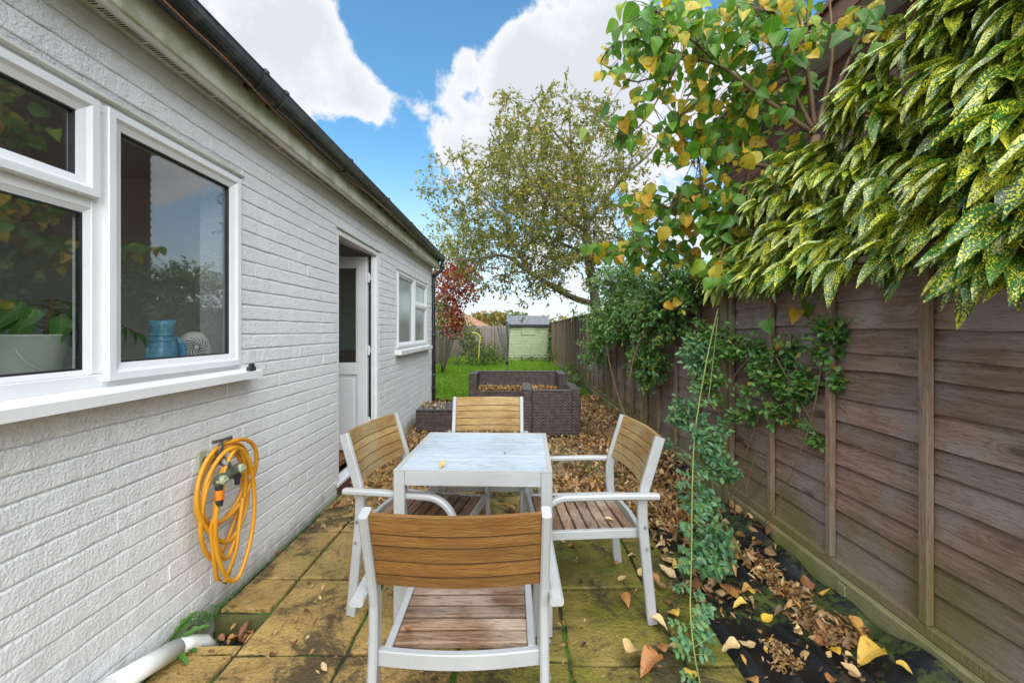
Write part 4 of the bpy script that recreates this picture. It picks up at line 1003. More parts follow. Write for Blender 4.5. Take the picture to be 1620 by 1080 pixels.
mb = MB(); e = Vector((XW + .135, ty - .045, tz_ - .04)); mb.tube([e, e - Vector((.012, .008, .10)), e - Vector((.04, .03, .22)), Vector((XW + .07, yc - .05, zpix(905, yc))), Vector((XW + .075, yc - .0, zpix(922, yc))), Vector((XW + .085, yc + .06, zpix(880, yc))), Vector((XW + .09, yc + .10, zpix(800, yc)))], .0098, 10)
mb.build('tail', M['hose'], hs, smooth=True)
tap = empty('garden_tap', (XW, ty, tz_)); tag(tap, 'dull brass wall tap carrying an olive two way hose splitter', 'tap')
mb = MB(); mb.box((XW - .004, ty - .035, tz_ - .03), (XW + .012, ty + .012, tz_ + .07), .004); mb.build('wall_bracket', M['paleolive'], tap)
mb = MB(); o1 = Vector((XW - .01, ty, tz_ + .02)); mb.tube([o1, o1 + Vector((.06, 0, 0)), o1 + Vector((.10, 0, .0)), o1 + Vector((.125, 0, -.02)), o1 + Vector((.13, 0, -.05))], [.016, .018, .021, .018, .017], 12)
mb.tube([o1 + Vector((.075, 0, .005)), o1 + Vector((.09, 0, .05)), o1 + Vector((.098, 0, .075))], [.017, .016, .009], 10); mb.build('body', M['tapmetal'], tap, smooth=True)
mb = MB(); hcen = o1 + Vector((.104, 0, .095)); mb.tube([hcen - Vector((.006, 0, .02)), hcen], .007, 8); mb.tube([hcen - Vector((.01, .045, 0)), hcen, hcen + Vector((.01, .045, .0))], [.009, .006, .009], 8); mb.build('handle', M['tapmetal'], tap)
mb = MB(); m0 = o1 + Vector((.13, -.075, -.075)); m1 = o1 + Vector((.135, .085, -.055)); mb.tube([m0, m0.lerp(m1, .1), m0.lerp(m1, .9), m1], [.018, .024, .024, .018], 12); mb.tube([o1 + Vector((.13, 0, -.035)), o1 + Vector((.13, 0, -.065))], .024, 12); mb.build('splitter', M['olive'], tap, smooth=False)
for q in (m0.lerp(m1, .12), m0.lerp(m1, .82)):
    mb = MB(); mb.lathe([(0, 0.03), (.018, .030), (.021, .024), (.021, 0)], q, 14, axis=(1, 0, .1)); mb.box(q + Vector((.029, -.015, -.004)), q + Vector((.036, .015, .004)), .002); mb.build('valve_knob', M['paleolive'], tap)
q = m0.lerp(m1, .12); mb = MB(); mb.tube([q, q - Vector((0, 0, .042))], [.018, .017], 12); mb.build('collar', M['blackp'], tap); mb = MB(); mb.tube([q - Vector((0, 0, .085)), q - Vector((0, 0, .115))], [.017, .013], 12); mb.build('collar', M['blackp'], tap)
mb = MB(); mb.tube([q - Vector((0, 0, .042)), q - Vector((0, 0, .085))], .0185, 12); mb.build('connector', M['orange'], tap)
q = m0.lerp(m1, .82); mb = MB(); mb.tube([q, q - Vector((0, 0, .045)), q - Vector((0, 0, .05)), q - Vector((0, 0, .075))], [.018, .017, .012, .011], 12); mb.build('outlet', M['blackp'], tap)
# small black catch on the sill end
mb = MB(); k_ = Vector((-1.40, 2.11, 1.143)); mb.box(k_, k_ + Vector((.022, .05, .022)), .003); mb.box(k_ + Vector((.002, .012, .0222)), k_ + Vector((.020, .042, .040)), .003)
tag(mb.build('sill_clip', M['blackp']), 'small black plastic clip on the end of the window sill', 'clip')
# waste pipe
mb = MB(); mb.tube([(-1.405, .55, .36), (-1.405, 1.0, .235), (-1.402, 1.45, .105), (-1.40, 1.66, .045)], .034, 16); mb.tube([(-1.402, 1.40, .12), (-1.40, 1.675, .041)], .037, 16)
mb.tube([(-1.40, 1.675, .041), (-1.395, 1.74, .015), (-1.385, 1.80, -.03), (-1.37, 1.83, -.09)], [.031, .031, .030, .030], 16)
tag(mb.build('waste_pipe', M['whitepipe'], smooth=True), 'white plastic waste pipe running along the wall foot into the gully', 'pipe')

# ------------------------------------------------------------------ things on the inner window board
zb = 1.1955
mb = MB(); bc = Vector((-1.635, 1.36, zb)); bk = empty('bucket_planter', bc); tag(bk, 'pale sage bucket planter on the window board behind glass', 'planter')
mb.lathe([(0, .003), (.074, .003), (.078, .0), (.084, .03), (.0855, .032), (.090, .065), (.0915, .067), (.096, .10), (.0975, .102), (.103, .14), (.107, .143), (.107, .147), (.100, .145), (.092, .10), (0, .10)], bc, 28); mb.build('bucket', M['bucket'], bk, smooth=True)
mb = MB(); hp = [bc + Vector((.106 * math.cos(t) * 1.0 + .012 * math.sin(t), .106 * math.cos(t) * .0 + .0, 0)) for t in (0,)]
pts = []
for k in range(17):
    t = math.pi * k / 16; pts.append(bc + Vector((.085 + .035 * math.sin(t), -.105 * math.cos(t) + .0, .105 - .09 * math.sin(t))))
mb.tube(pts, .0035, 6); mb.build('handle', M['bucket'], bk, smooth=True)
mb = MB(); jc = Vector((-1.60, 1.835, zb)); jg = empty('fish_jug', jc); tag(jg, 'blue glazed fish shaped jug on the window board', 'jug')
mb.lathe([(0, .002), (.050, 0), (.058, .02), (.060, .05), (.055, .085), (.045, .12), (.040, .15), (.043, .18), (.050, .205), (.046, .203), (.036, .15), (.03, .1)], jc, 22)
o = mb.build('body', M['bluejug'], jg, smooth=True)
mb = MB(); mb.convex([jc + Vector(p) for p in ((.02, .035, .185), (.01, .058, .214), (-.02, .058, .214), (-.03, .035, .185), (-.005, .066, .17))], [(0, 1, 2, 3), (0, 1, 4), (1, 2, 4), (2, 3, 4), (0, 3, 4)]); mb.build('lip', M['bluejug'], jg)
mb = MB(); mb.tube([jc + Vector((.03, .05, .13)), jc + Vector((.035, .065, .10)), jc + Vector((.035, .075, .05)), jc + Vector((.03, .078, .004))], [.006, .014, .018, .012], 8); mb.build('tail_fin', M['bluejug'], jg, smooth=True)
mb = MB()
for k in range(4): mb.lathe([(.056 - .004 * k, .06 + .025 * k), (.060 - .004 * k, .064 + .025 * k), (.055 - .004 * k, .07 + .025 * k)], jc, 22)
mb.build('scale_band', M['bluejug'], jg, smooth=True)
sp_ = Vector((-1.60, 2.02, zb)); se = empty('round_speaker', sp_); tag(se, 'ivory domed speaker with swirl vents on the window board', 'speaker')
mb = MB(); prof = [(0, .155)] + [(.072 * math.sin(math.pi / 2 * k / 8) ** .75, .028 + .127 * math.cos(math.pi / 2 * k / 8)) for k in range(1, 9)] + [(.07, .02), (.0, .02)]
mb.lathe(prof, sp_, 24); mb.build('dome', M['speaker'], se, smooth=True); mb = MB(); mb.lathe([(0, 0), (.066, 0), (.070, .01), (.070, .0275), (.0, .0278)], sp_, 24); mb.build('foot', M['blackp'], se)
mb = MB(); fd = Vector((.72, -.69, 0)).normalized(); sd_ = Vector((-fd.y, fd.x, 0))
for k in range(14):
    w0 = 2 * math.pi * k / 14; pp = []
    for j in range(6):
        rr = .010 + .038 * j / 5; w = w0 + j * .22; a = rr * math.cos(w); z = .080 + rr * math.sin(w); f2 = max(0, (z - .028) / .127); rad = .072 * max(.02, 1 - f2 ** 2.6) ** .5
        dd = math.sqrt(max(1e-5, rad * rad - a * a)); pp.append(sp_ + sd_ * a + fd * (dd + .001) + Vector((0, 0, z)))
    mb.tube(pp, .0016, 4)
mb.build('swirl_vent', M['blackp'], se)

# ------------------------------------------------------------------ foliage tools
def leaf_tpl(shape, nl=6, fold=.18, droop=.25, tipcurl=0.0, half=2, wave=0.0):
    """unit leaf along +x, width 1; returns verts, quads, uvs"""
    vs = []; uv = []; fs = []; m = 2 * half + 1
    for i in range(nl + 1):
        t = i / nl; w = shape(t) / 2
        for j in range(-half, half + 1):
            s = j / half; y = s * w; z = fold * abs(y) - droop * t * t + tipcurl * t ** 3 + wave * math.sin(t * 11 + j) * abs(s)
            vs.append((t, y, z)); uv.append((t, .5 + .5 * s * (w / .5 if w > 0 else 0)))
    for i in range(nl):
        for j in range(m - 1): a = i * m + j; fs.append((a, a + m, a + m + 1, a + 1))
    return np.array(vs), np.array(fs), np.array(uv)
ovate = lambda t: max(.0, (math.sin(math.pi * min(1, t * .98 + .02) ** .62)) ** .85)
lance = lambda t: max(.02, math.sin(math.pi * (t * .97 + .015) ** .85) ** .9)
ellip = lambda t: max(.02, math.sin(math.pi * (t * .96 + .02)) ** .7)
grassy = lambda t: max(.03, 1 - t)
def frame_of(d, n):
    d = d / np.maximum(np.linalg.norm(d, axis=1, keepdims=True), 1e-9)
    z = n - (n * d).sum(1, keepdims=True) * d; zl = np.linalg.norm(z, axis=1, keepdims=True)
    z = np.where(zl > 1e-5, z / np.maximum(zl, 1e-9), np.array([[1., 0, 0]])); y = np.cross(z, d); return d, y, z
class Foliage:
    """gathers leaves, then writes them as one mesh, or the largest as objects of their own"""
    def __init__(s): s.a = []
    def add(s, tpl, pos, d, n, L, W, mi=0): s.a.append((tpl, *pos, *d, *n, L, W, mi))
    def mesh(s, name, mats, parent, tpls, rows=None, kind='stuff'):
        A = np.array(s.a if rows is None else rows); VV = []; FF = []; UU = []; MM = []; base = 0
        if len(A) == 0: return None
        for ti, (tv, tf, tu) in enumerate(tpls):
            B = A[A[:, 0] == ti]
            if len(B) == 0: continue
            X, Y, Z = frame_of(B[:, 4:7], B[:, 7:10]); Lg = B[:, 10][:, None, None]; Wd = B[:, 11][:, None, None]
            P = B[:, 1:4][:, None, :] + X[:, None, :] * tv[None, :, 0:1] * Lg + Y[:, None, :] * tv[None, :, 1:2] * Wd + Z[:, None, :] * tv[None, :, 2:3] * Lg
            k = len(tv); VV.append(P.reshape(-1, 3)); FF.append((tf[None] + (np.arange(len(B)) * k)[:, None, None] + base).reshape(-1, 4)); UU.append(np.tile(tu, (len(B), 1)))
            MM.append(np.repeat(B[:, 12].astype(int), len(tf))); base += len(B) * k
        V = np.concatenate(VV); Fc = np.concatenate(FF); U = np.concatenate(UU); Mi = np.concatenate(MM)
        if parent: V = V - np.array(wloc(parent)); org = Vector()
        else: lo, hi = V.min(0), V.max(0); org = Vector(((lo[0] + hi[0]) / 2, (lo[1] + hi[1]) / 2, lo[2])); V = V - np.array(org)
        me = bpy.data.meshes.new(name); me.vertices.add(len(V)); me.vertices.foreach_set('co', V.ravel()); me.loops.add(len(Fc) * 4); me.loops.foreach_set('vertex_index', Fc.ravel())
        me.polygons.add(len(Fc)); me.polygons.foreach_set('loop_start', np.arange(len(Fc)) * 4); me.polygons.foreach_set('loop_total', np.full(len(Fc), 4))
        for m in mats: me.materials.append(m)
        me.polygons.foreach_set('material_index', Mi); me.polygons.foreach_set('use_smooth', np.ones(len(Fc), dtype=bool))
        ul = me.uv_layers.new(name='UVMap'); ul.data.foreach_set('uv', U[Fc.ravel()].ravel()); me.update(); me.validate()
        o = bpy.data.objects.new(name, me); COL.objects.link(o); o.location = org
        if parent: o.parent = parent; WL[o.name] = wloc(parent)
        else: WL[o.name] = org
        if kind: o['kind'] = kind
        return o
    def split(s, name, mats, parent, tpls, limit=300):
        """the leaves that show largest become parts, the others one mass"""
        A = np.array(s.a); c = A[:, 1:4] + A[:, 4:7] / np.linalg.norm(A[:, 4:7], axis=1, keepdims=True) * A[:, 10:11] * .5
        yy = np.maximum(c[:, 1], .05); u = U0 + F * c[:, 0] / yy; v = V0 + F * (H - c[:, 2]) / yy; dist = np.sqrt(c[:, 0] ** 2 + c[:, 1] ** 2 + (c[:, 2] - H) ** 2)
        inside = (c[:, 1] > .3) & (u > 0) & (u < 1620) & (v > 0) & (v < 1080); cell = (u // 14).astype(int) * 1000 + (v // 14).astype(int); nearest = {}
        for i in np.where(inside)[0]: nearest[cell[i]] = min(nearest.get(cell[i], 1e9), dist[i])
        vis = np.array([inside[i] and dist[i] < nearest[cell[i]] + .06 for i in range(len(A))])
        sc = np.where(vis, A[:, 10] * A[:, 11] / dist ** 2, 0) + np.where(inside, 1e-6 / dist, 0); order = np.argsort(-sc); pick = order[:limit]; rest = order[limit:]
        cache = {}
        X, Y, Z = frame_of(A[:, 4:7], A[:, 7:10]); base = np.array(wloc(parent))
        for i in pick:
            key = (int(A[i, 0]), int(A[i, 12]), round(A[i, 11] / A[i, 10] * 10))
            if key not in cache:
                tv, tf, tu = tpls[key[0]]; me = bpy.data.meshes.new(name); vv = tv.copy(); vv[:, 1] *= key[2] / 10; me.from_pydata(vv.tolist(), [], tf.tolist()); me.materials.append(mats[key[1]])
                me.polygons.foreach_set('use_smooth', [True] * len(tf)); ul = me.uv_layers.new(name='UVMap'); ul.data.foreach_set('uv', tu[tf.ravel()].ravel()); me.update(); cache[key] = me
            o = bpy.data.objects.new(name, cache[key]); COL.objects.link(o); o.parent = parent; WL[o.name] = wloc(parent)
            m = Matrix.Identity(4)
            for r_ in range(3): m[r_][0] = X[i, r_]; m[r_][1] = Y[i, r_]; m[r_][2] = Z[i, r_]; m[r_][3] = A[i, 1 + r_] - base[r_]
            o.matrix_basis = m @ Matrix.Scale(A[i, 10], 4)
        return s.mesh('foliage', mats, parent, tpls, A[rest])
def rv(s=1.0): return Vector((rng.gauss(0, s), rng.gauss(0, s), rng.gauss(0, s)))
def curve(a, b, bend=.15, n=6, lift=0.0):
    a, b = Vector(a), Vector(b); d = (b - a).length; c = (a + b) / 2 + rv(bend * d) + Vector((0, 0, lift * d)); return [a * (1 - t) ** 2 + c * 2 * t * (1 - t) + b * t * t for t in [i / n for i in range(n + 1)]]
def polyline(ps, n=4):
    ps = [Vector(p) for p in ps]; P = [ps[0] * 2 - ps[1]] + ps + [ps[-1] * 2 - ps[-2]]; out = []
    for i in range(1, len(P) - 2):
        for k in range(n):
            t = k / n; p0, p1, p2, p3 = P[i - 1:i + 3]; out.append(.5 * ((2 * p1) + (p2 - p0) * t + (2 * p0 - 5 * p1 + 4 * p2 - p3) * t * t + (3 * p1 - p0 - 3 * p2 + p3) * t ** 3))
    return out + [ps[-1]]
def ramp(a, b, n): return [a + (b - a) * i / (n - 1) for i in range(n)]

# ------------------------------------------------------------------ olive-leaved tree over the fence
tr = empty('tree', (1.95, 9.2, 0)); tag(tr, 'spreading small leaved tree with grey trunk behind the fence', 'tree')
T0 = Vector((2.0, 9.2, -.1)); mb = MB(); limbs = []
def limb(ps, r0, r1, n=5):
    q = polyline(ps, n); mb.tube(q, ramp(r0, r1, len(q)), 9); limbs.append((q, ramp(r0, r1, len(q))))
limb([T0, (1.9, 9.2, 1.2), at(941, 470, 9.2), at(930, 400, 9.2), at(928, 350, 9.2)], .13, .085)
limb([at(936, 480, 9.2), at(905, 470, 9.0), at(865, 448, 8.8), at(835, 428, 8.6), at(800, 405, 8.4), at(760, 408, 8.2), at(718, 412, 8.0)], .075, .012)
limb([at(835, 428, 8.6), at(815, 390, 8.5), at(790, 340, 8.4), at(765, 310, 8.3)], .035, .01)
limb([at(928, 350, 9.2), at(918, 300, 9.1), at(905, 240, 9.0), at(900, 170, 8.8)], .07, .012)
limb([at(928, 352, 9.2), at(955, 320, 9.3), at(985, 280, 9.4), at(1030, 240, 9.5), at(1060, 190, 9.5)], .07, .012)
limb([at(928, 365, 9.2), at(890, 340, 8.8), at(850, 300, 8.5), at(815, 240, 8.3), at(790, 200, 8.2)], .055, .010)
limb([at(930, 400, 9.2), at(900, 390, 9.8), at(860, 370, 10.4), at(820, 350, 10.8)], .05, .010)
limb([at(905, 240, 9.0), at(870, 200, 8.8), at(840, 150, 8.7)], .03, .008)
limb([at(955, 320, 9.3), at(1000, 330, 9.6), at(1040, 330, 9.8), at(1080, 310, 10)], .04, .010)
nodes = [(p, r) for q, rr in limbs for p, r in zip(q, rr)]
fol = Foliage(); plum = [leaf_tpl(lance, 3, .25, .2, 0, 1), leaf_tpl(lance, 3, .3, -.1, .2, 1)]
tw = MB(); cnt = 0; tries = 0
C0 = at(860, 318, 9.0)
while cnt < 640 and tries < 6000:
    tries += 1; d = rv().normalized(); rad = rng.random() ** .42; p = C0 + Vector((d.x * 2.65, d.y * 2.0, d.z * 2.35)) * rad
    u = U0 + F * p.x / p.y; v = V0 + F * (H - p.z) / p.y
    if v > 470 - 60 * math.exp(-((u - 880) / 60) ** 2) * -1 and u < 840: continue
    if v > 492: continue
    if u < 770 and v > 455: continue
    if u < 780 and v < 200 - (u - 640) * .25 + 60: continue
    best = min(nodes, key=lambda q: (q[0] - p).length + max(0, q[0].z - p.z) * .8); dd = (best[0] - p).length
    if dd > 1.7: continue
    q = curve(best[0], p, .10, 6, .05); tw.tube(q, ramp(min(best[1] * .5, .012), .0025, 7), 4, cap=False); cnt += 1
    nodes.append((q[4], .006))
    for k in range(rng.randrange(5, 8)):
        t = rng.uniform(.35, 1.0); i = min(5, int(t * 6)); b = q[i].lerp(q[i + 1], t * 6 - i if t < 1 else 1); out_ = (p - best[0]).normalized() * .6 + rv(.5) + Vector((0, 0, -.05)); e = b + out_.normalized() * rng.uniform(.22, .5)
        sq = curve(b, e, .12, 3, .04); tw.tube(sq, [.003, .0025, .002, .0012], 3, cap=False)
        for m_ in range(rng.randrange(5, 10)):
            s_ = rng.random(); j = min(2, int(s_ * 3)); c = sq[j].lerp(sq[j + 1], s_ * 3 - j); ld = out_.normalized() * .5 + rv(.45) + Vector((0, 0, -.25)); Lf = rng.uniform(.06, .105)
            fol.add(rng.randrange(2), c, ld, rv(.5) + Vector((0, 0, .8)), Lf, Lf * rng.uniform(.34, .48))
mb.build('trunk', M['bark'], tr, smooth=True); o = tw.build('twigs', M['bark'], tr); o['kind'] = 'stuff'
fol.mesh('crown', [M['plum']], tr, plum)

# ------------------------------------------------------------------ broad-leaved shrub rising behind the fence
sh = empty('broad_leaved_shrub', (2.0, 3.3, 0)); tag(sh, 'tall shrub with broad green and yellowing leaves over the fence', 'shrub')
mb = MB(); limbs = []
base = Vector((2.05, 3.2, -.15)); fork = at(1290, 215, 2.95)
limb([base, (2.12, 3.1, 1.2), fork], .045, .030, 4)
for tgt in ((1225, 20, 2.75), (1260, 5, 2.85), (1280, -40, 2.9), (1310, -30, 3.0)): limb([fork, fork.lerp(at(*tgt), .5) + rv(.03), at(*tgt)], .016, .006, 4)
limb([fork, at(1200, 150, 2.9), at(1140, 105, 2.9), at(1080, 88, 2.9), at(1000, 60, 2.85)], .018, .005, 4)
limb([at(1140, 105, 2.9), at(1090, 60, 2.7), at(1040, 20, 2.6)], .010, .004, 4)
limb([at(1080, 88, 2.9), at(1010, 130, 2.9), at(950, 100, 2.85)], .008, .003, 4)
limb([at(1080, 88, 2.9), at(1020, 190, 2.95), at(985, 215, 3.0)], .007, .003, 4)
limb([fork + Vector((0, .1, -.3)), at(1190, 260, 3.1), at(1110, 290, 3.2), at(1060, 330, 3.4), at(990, 390, 3.8), at(930, 405, 4.1)], .018, .004, 4)
limb([at(1110, 290, 3.2), at(1100, 230, 3.3), at(1070, 190, 3.4)], .008, .004, 4)
limb([fork, at(1360, 60, 2.9), at(1395, 20, 2.95)], .014, .006, 4)
limb([at(1190, 260, 3.1), at(1150, 380, 3.0), at(1130, 430, 2.95)], .010, .004, 4)
nodes = [(p, r) for q, rr in limbs for p, r in zip(q, rr)]
fol = Foliage(); broad = [leaf_tpl(ovate, 7, .28, .35, 0, 2, .035), leaf_tpl(ovate, 7, .55, .05, -.25, 2, .05), leaf_tpl(ovate, 7, -.15, .65, .25, 2, .04)]
tw = MB()
clumps = [(1030, 30, 2.7, 60, 35, 18), (1190, 20, 3.0, 70, 40, 20), (1000, 120, 2.9, 60, 75, 26), (1060, 55, 2.8, 70, 55, 34), (1140, 40, 2.9, 70, 50, 34), (1160, 130, 3.1, 60, 50, 24), (1250, 40, 2.9, 60, 55, 30), (1240, 130, 3.0, 55, 50, 20), (970, 205, 3.0, 50, 22, 9),
          (1100, 215, 3.2, 70, 55, 34), (1180, 250, 3.2, 55, 55, 22), (1060, 330, 3.4, 80, 45, 44), (1130, 330, 3.3, 60, 60, 34), (960, 395, 4.0, 55, 15, 16), (1040, 400, 3.7, 70, 30, 30), (1140, 420, 3.0, 40, 22, 11), (1375, 40, 2.95, 35, 55, 16), (1180, 350, 3.2, 40, 50, 20), (1210, 190, 3.3, 70, 70, 34), (1100, 120, 3.3, 90, 80, 40)]
for (u, v, Yc, ru, rv_, n) in clumps:
    for k in range(int(n * 1.7)):
        a = rng.uniform(0, 6.283); r_ = math.sqrt(rng.random()); p = at(u + ru * r_ * math.cos(a), v + rv_ * r_ * math.sin(a), Yc + rng.uniform(-.28, .28))
        best = min(nodes, key=lambda q: (q[0] - p).length); q = curve(best[0], p, .08, 4, .05)
        if (best[0] - p).length > .5: q = q[2:]
        tw.tube(q, ramp(.0032, .0018, len(q)), 4, cap=False)
        ld = rv(.45) + Vector((-.15, -.25, -.75)); Lf = rng.uniform(.075, .135); yel = rng.random() < .27
        fol.add(rng.randrange(3), p, ld, Vector((-.35, -.8, .45)) + rv(.45), Lf, Lf * rng.uniform(.72, .88), 1 if yel else 0)
        if rng.random() < .55: fol.add(rng.randrange(3), q[-2], rv(.5) + Vector((0, -.2, -.5)), Vector((-.3, -.7, .5)) + rv(.4), Lf * .8, Lf * .66, 1 if rng.random() < .25 else 0)
# leaves that hang over the fence top, bigger because nearer
for (u, v, Yc) in ((1145, 432, 2.85), (1172, 436, 2.85), (1215, 418, 2.55), (1262, 412, 2.4), (1252, 420, 2.45), (1212, 505, 2.45), (1262, 490, 2.3), (1285, 486, 2.3), (1285, 475, 2.3), (1232, 540, 2.5), (1052, 478, 3.4), (1075, 472, 3.4), (1080, 455, 3.4)):
    p = at(u, v, Yc); fol.add(rng.randrange(3), p, Vector((rng.uniform(-.6, .5), -.3, -.5)), Vector((-.6, -.8, .3)) + rv(.2), rng.uniform(.09, .13), rng.uniform(.07, .10), 1 if rng.random() < .35 else 0)
    tw.tube(curve(p, p + Vector((.12, .1, .18)), .2, 4), .002, 4, cap=False)
mb.build('stem', M['twig'], sh, smooth=True); o = tw.build('twigs', M['twig'], sh); o['kind'] = 'stuff'
fol.split('leaf', [M['broad'], M['broady']], sh, broad)

# ------------------------------------------------------------------ spotted laurel hanging over the fence
au = empty('spotted_laurel', (2.2, 2.1, 0)); tag(au, 'spotted laurel bush with yellow flecked leaves overhanging the fence', 'shrub')
fol = Foliage(); laur = [leaf_tpl(lance, 7, .25, .35, 0, 2, .012), leaf_tpl(lance, 7, .4, .15, -.1, 2, .02), leaf_tpl(lance, 7, .18, .6, .15, 2, .012)]
tw = MB(); mb = MB()
for (x, y) in ((2.2, 1.5), (2.3, 2.1), (2.15, 2.7)): mb.tube(polyline([(x, y, -.15), (x + .03, y + .02, .9), (x - .1, y, 1.8), (x - .15, y - .05, 2.4)]), ramp(.03, .015, 13), 8)
mb.build('stem', M['bark'], au, smooth=True)
spots = []
def top_z(y): return 2.50 + (3.25 - y) * .62            # outline of the bush seen against the brick
n = 0; tries = 0
while n < 520 and tries < 9000:
    tries += 1; y = rng.uniform(.75, 3.35); x = rng.uniform(1.50, 2.5); z = rng.uniform(1.66, 4.0)
    front = 1.56 + max(0, z - 1.9) * .42
    if x < front or x > front + .75 or z > top_z(y) - .10 or z < 1.72: continue
    if rng.random() > .5 + .5 * math.exp(-(x - front) * 4): continue
    spots.append(Vector((x, y, z))); n += 1
for k in range(26): spots.append(Vector((rng.uniform(1.52, 1.62), rng.uniform(1.05, 3.1), rng.uniform(1.66, 1.80))))
spots += [Vector((1.50, 1.20, 1.60)), Vector((1.46, 1.10, 1.70)), Vector((1.52, 1.28, 1.72)), Vector((1.42, 1.0, 1.85)), Vector((1.50, 2.2, 1.70)), Vector((1.52, 2.05, 1.72)), Vector((1.55, 1.35, 1.9)), Vector((1.50, 1.22, 2.0))]
hang = [at(1600, 340, 1.16), at(1612, 400, 1.14), at(1618, 300, 1.2), at(1590, 260, 1.25), at(1560, 330, 1.3), at(1545, 250, 1.38), at(1610, 200, 1.25), at(1575, 395, 1.2)]
spots += hang
extra = 0
while extra < 46:
    z = rng.uniform(2.3, 3.15); y = rng.uniform(1.25, 2.5); x = 1.56 + (z - 1.9) * .42 + rng.uniform(0, .14); uu = U0 + F * x / y; vv = V0 - F * (z - H) / y
    if vv > 290 - (uu - 1150) * .967 + 25 and uu > 1330 and vv < 200: spots.append(Vector((x, y, z))); extra += 1
for p in spots:
    ax = (Vector((-.85, -.15, -.35)) + rv(.3)).normalized(); st_ = p - ax * .22 + Vector((.05, 0, -.05)); tw.tube(curve(st_ + Vector((.12, 0, -.1)), p, .1, 4), ramp(.006, .004, 5), 5, cap=False)
    nl = rng.randrange(6, 10); a0 = rng.uniform(0, 6.28); e1 = ax.orthogonal().normalized(); e2 = ax.cross(e1)
    for k in range(nl):
        w = a0 + 2.399 * k; rad = e1 * math.cos(w) + e2 * math.sin(w); spread = rng.uniform(.35, .9); ld = ax * .9 + rad * spread + Vector((-.45, -.05, -.55 * rng.uniform(.2, 1.2)))
        Lf = rng.uniform(.14, .215) * (1.15 if p.y < 1.42 else 1); fol.add(rng.randrange(3), p - ax * rng.uniform(0, .06), ld, Vector((-.35, -.3, .9)) + rad * .3 + rv(.2), Lf, Lf * rng.uniform(.25, .34))
o = tw.build('twigs', M['cane'], au); o['kind'] = 'stuff'
fol.split('leaf', [M['aucuba']], au, laur)

# ------------------------------------------------------------------ small-leaved climber on the fence
def small_shrub(name, loc, label, mat, blobs, twigmat, Lr=(.022, .038), ratio=.55, per=9, down=.15, stemr=.014):
    e = empty(name, loc); tag(e, label, 'shrub'); fo = Foliage(); t_ = MB(); tp = [leaf_tpl(ellip, 3, .25, .15, 0, 1), leaf_tpl(ellip, 3, .1, .3, 0, 1)]
    root = Vector(loc)
    for (c, r, n) in blobs:
        c = Vector(c)
        for k in range(n):
            d = rv().normalized() * rng.random() ** .45; p = c + Vector((d.x * r[0], d.y * r[1], d.z * r[2])); b = c + Vector((d.x * r[0] * .3 + .05, d.y * r[1] * .3, d.z * r[2] * .3 - .05)); q = curve(b, p, .15, 4, .1)
            t_.tube(q, ramp(.0035, .0012, 5), 3, cap=False); ax = (q[-1] - q[-2]).normalized()
            for s in range(per):
                t = rng.uniform(.25, 1.05); i = min(3, int(t * 4)); bp = q[i].lerp(q[min(4, i + 1)], min(1, t * 4 - i)); Lf = rng.uniform(*Lr)
                fo.add(rng.randrange(2), bp + rv(.012), ax * .5 + rv(.6) + Vector((0, 0, -down)), rv(.35) + Vector((-.35, -.5, .9)), Lf, Lf * ratio)
    mb = MB()
    for k in range(4):
        c = Vector(blobs[k % len(blobs)][0]); q = curve(root + Vector((rng.uniform(-.05, .05), rng.uniform(-.3, .3), 0)), c, .15, 8); mb.tube(q, ramp(stemr, stemr * .45, 9), 6)
    mb.build('stem', M[twigmat], e, smooth=True); o = t_.build('twigs', M[twigmat], e); o['kind'] = 'stuff'; fo.mesh('foliage', [M[mat]], e, tp); return e
small_shrub('climbing_shrub', (1.50, 4.6, -.012), 'dense dark green climber covering the middle of the fence', 'climber',
    [((1.40, 4.0, 1.55), (.32, .55, .42), 230), ((1.35, 5.0, 1.55), (.38, .7, .45), 260), ((1.35, 6.1, 1.45), (.35, .8, .5), 210), ((1.45, 4.5, 1.0), (.22, .7, .35), 130), ((1.35, 6.9, 1.1), (.3, .6, .5), 90), ((1.45, 3.5, 1.75), (.25, .4, .3), 110), ((1.40, 5.4, 2.0), (.45, 1.0, .35), 190), ((1.5, 3.3, 1.25), (.14, .25, .25), 40)], 'deadtwig', (.034, .058), .5, 14)
small_shrub('evergreen_bush', (1.28, 8.6, -.006), 'low leafy bush at the fence edge beside the lawn', 'hedge', [((1.25, 8.5, .30), (.25, .6, .3), 60), ((1.35, 10.2, .35), (.22, .7, .35), 50)], 'deadtwig', (.04, .065), .5, 10)
small_shrub('rose_shrub', (1.57, 2.85, -.012), 'sparse green rose stems with small leaves on the near fence', 'climber',
    [(at(1190, 560, 2.70), (.12, .16, .18), 44), (at(1240, 560, 2.45), (.10, .16, .14), 38), (at(1300, 545, 2.12), (.07, .12, .16), 30), (at(1270, 600, 2.25), (.09, .12, .13), 24), (at(1225, 640, 2.45), (.09, .12, .16), 20), (at(1170, 640, 2.75), (.12, .15, .2), 24), (at(1290, 690, 2.2), (.06, .08, .06), 9), (at(1320, 520, 2.05), (.05, .06, .1), 12), (at(1150, 540, 2.85), (.12, .18, .16), 40), (at(1120, 600, 2.9), (.12, .18, .2), 44), (at(1210, 600, 2.55), (.13, .15, .14), 34), (at(1325, 600, 2.05), (.04, .06, .1), 8), (at(1250, 620, 2.35), (.09, .1, .1), 16)], 'deadtwig', (.024, .042), .6, 10, .15, .004)
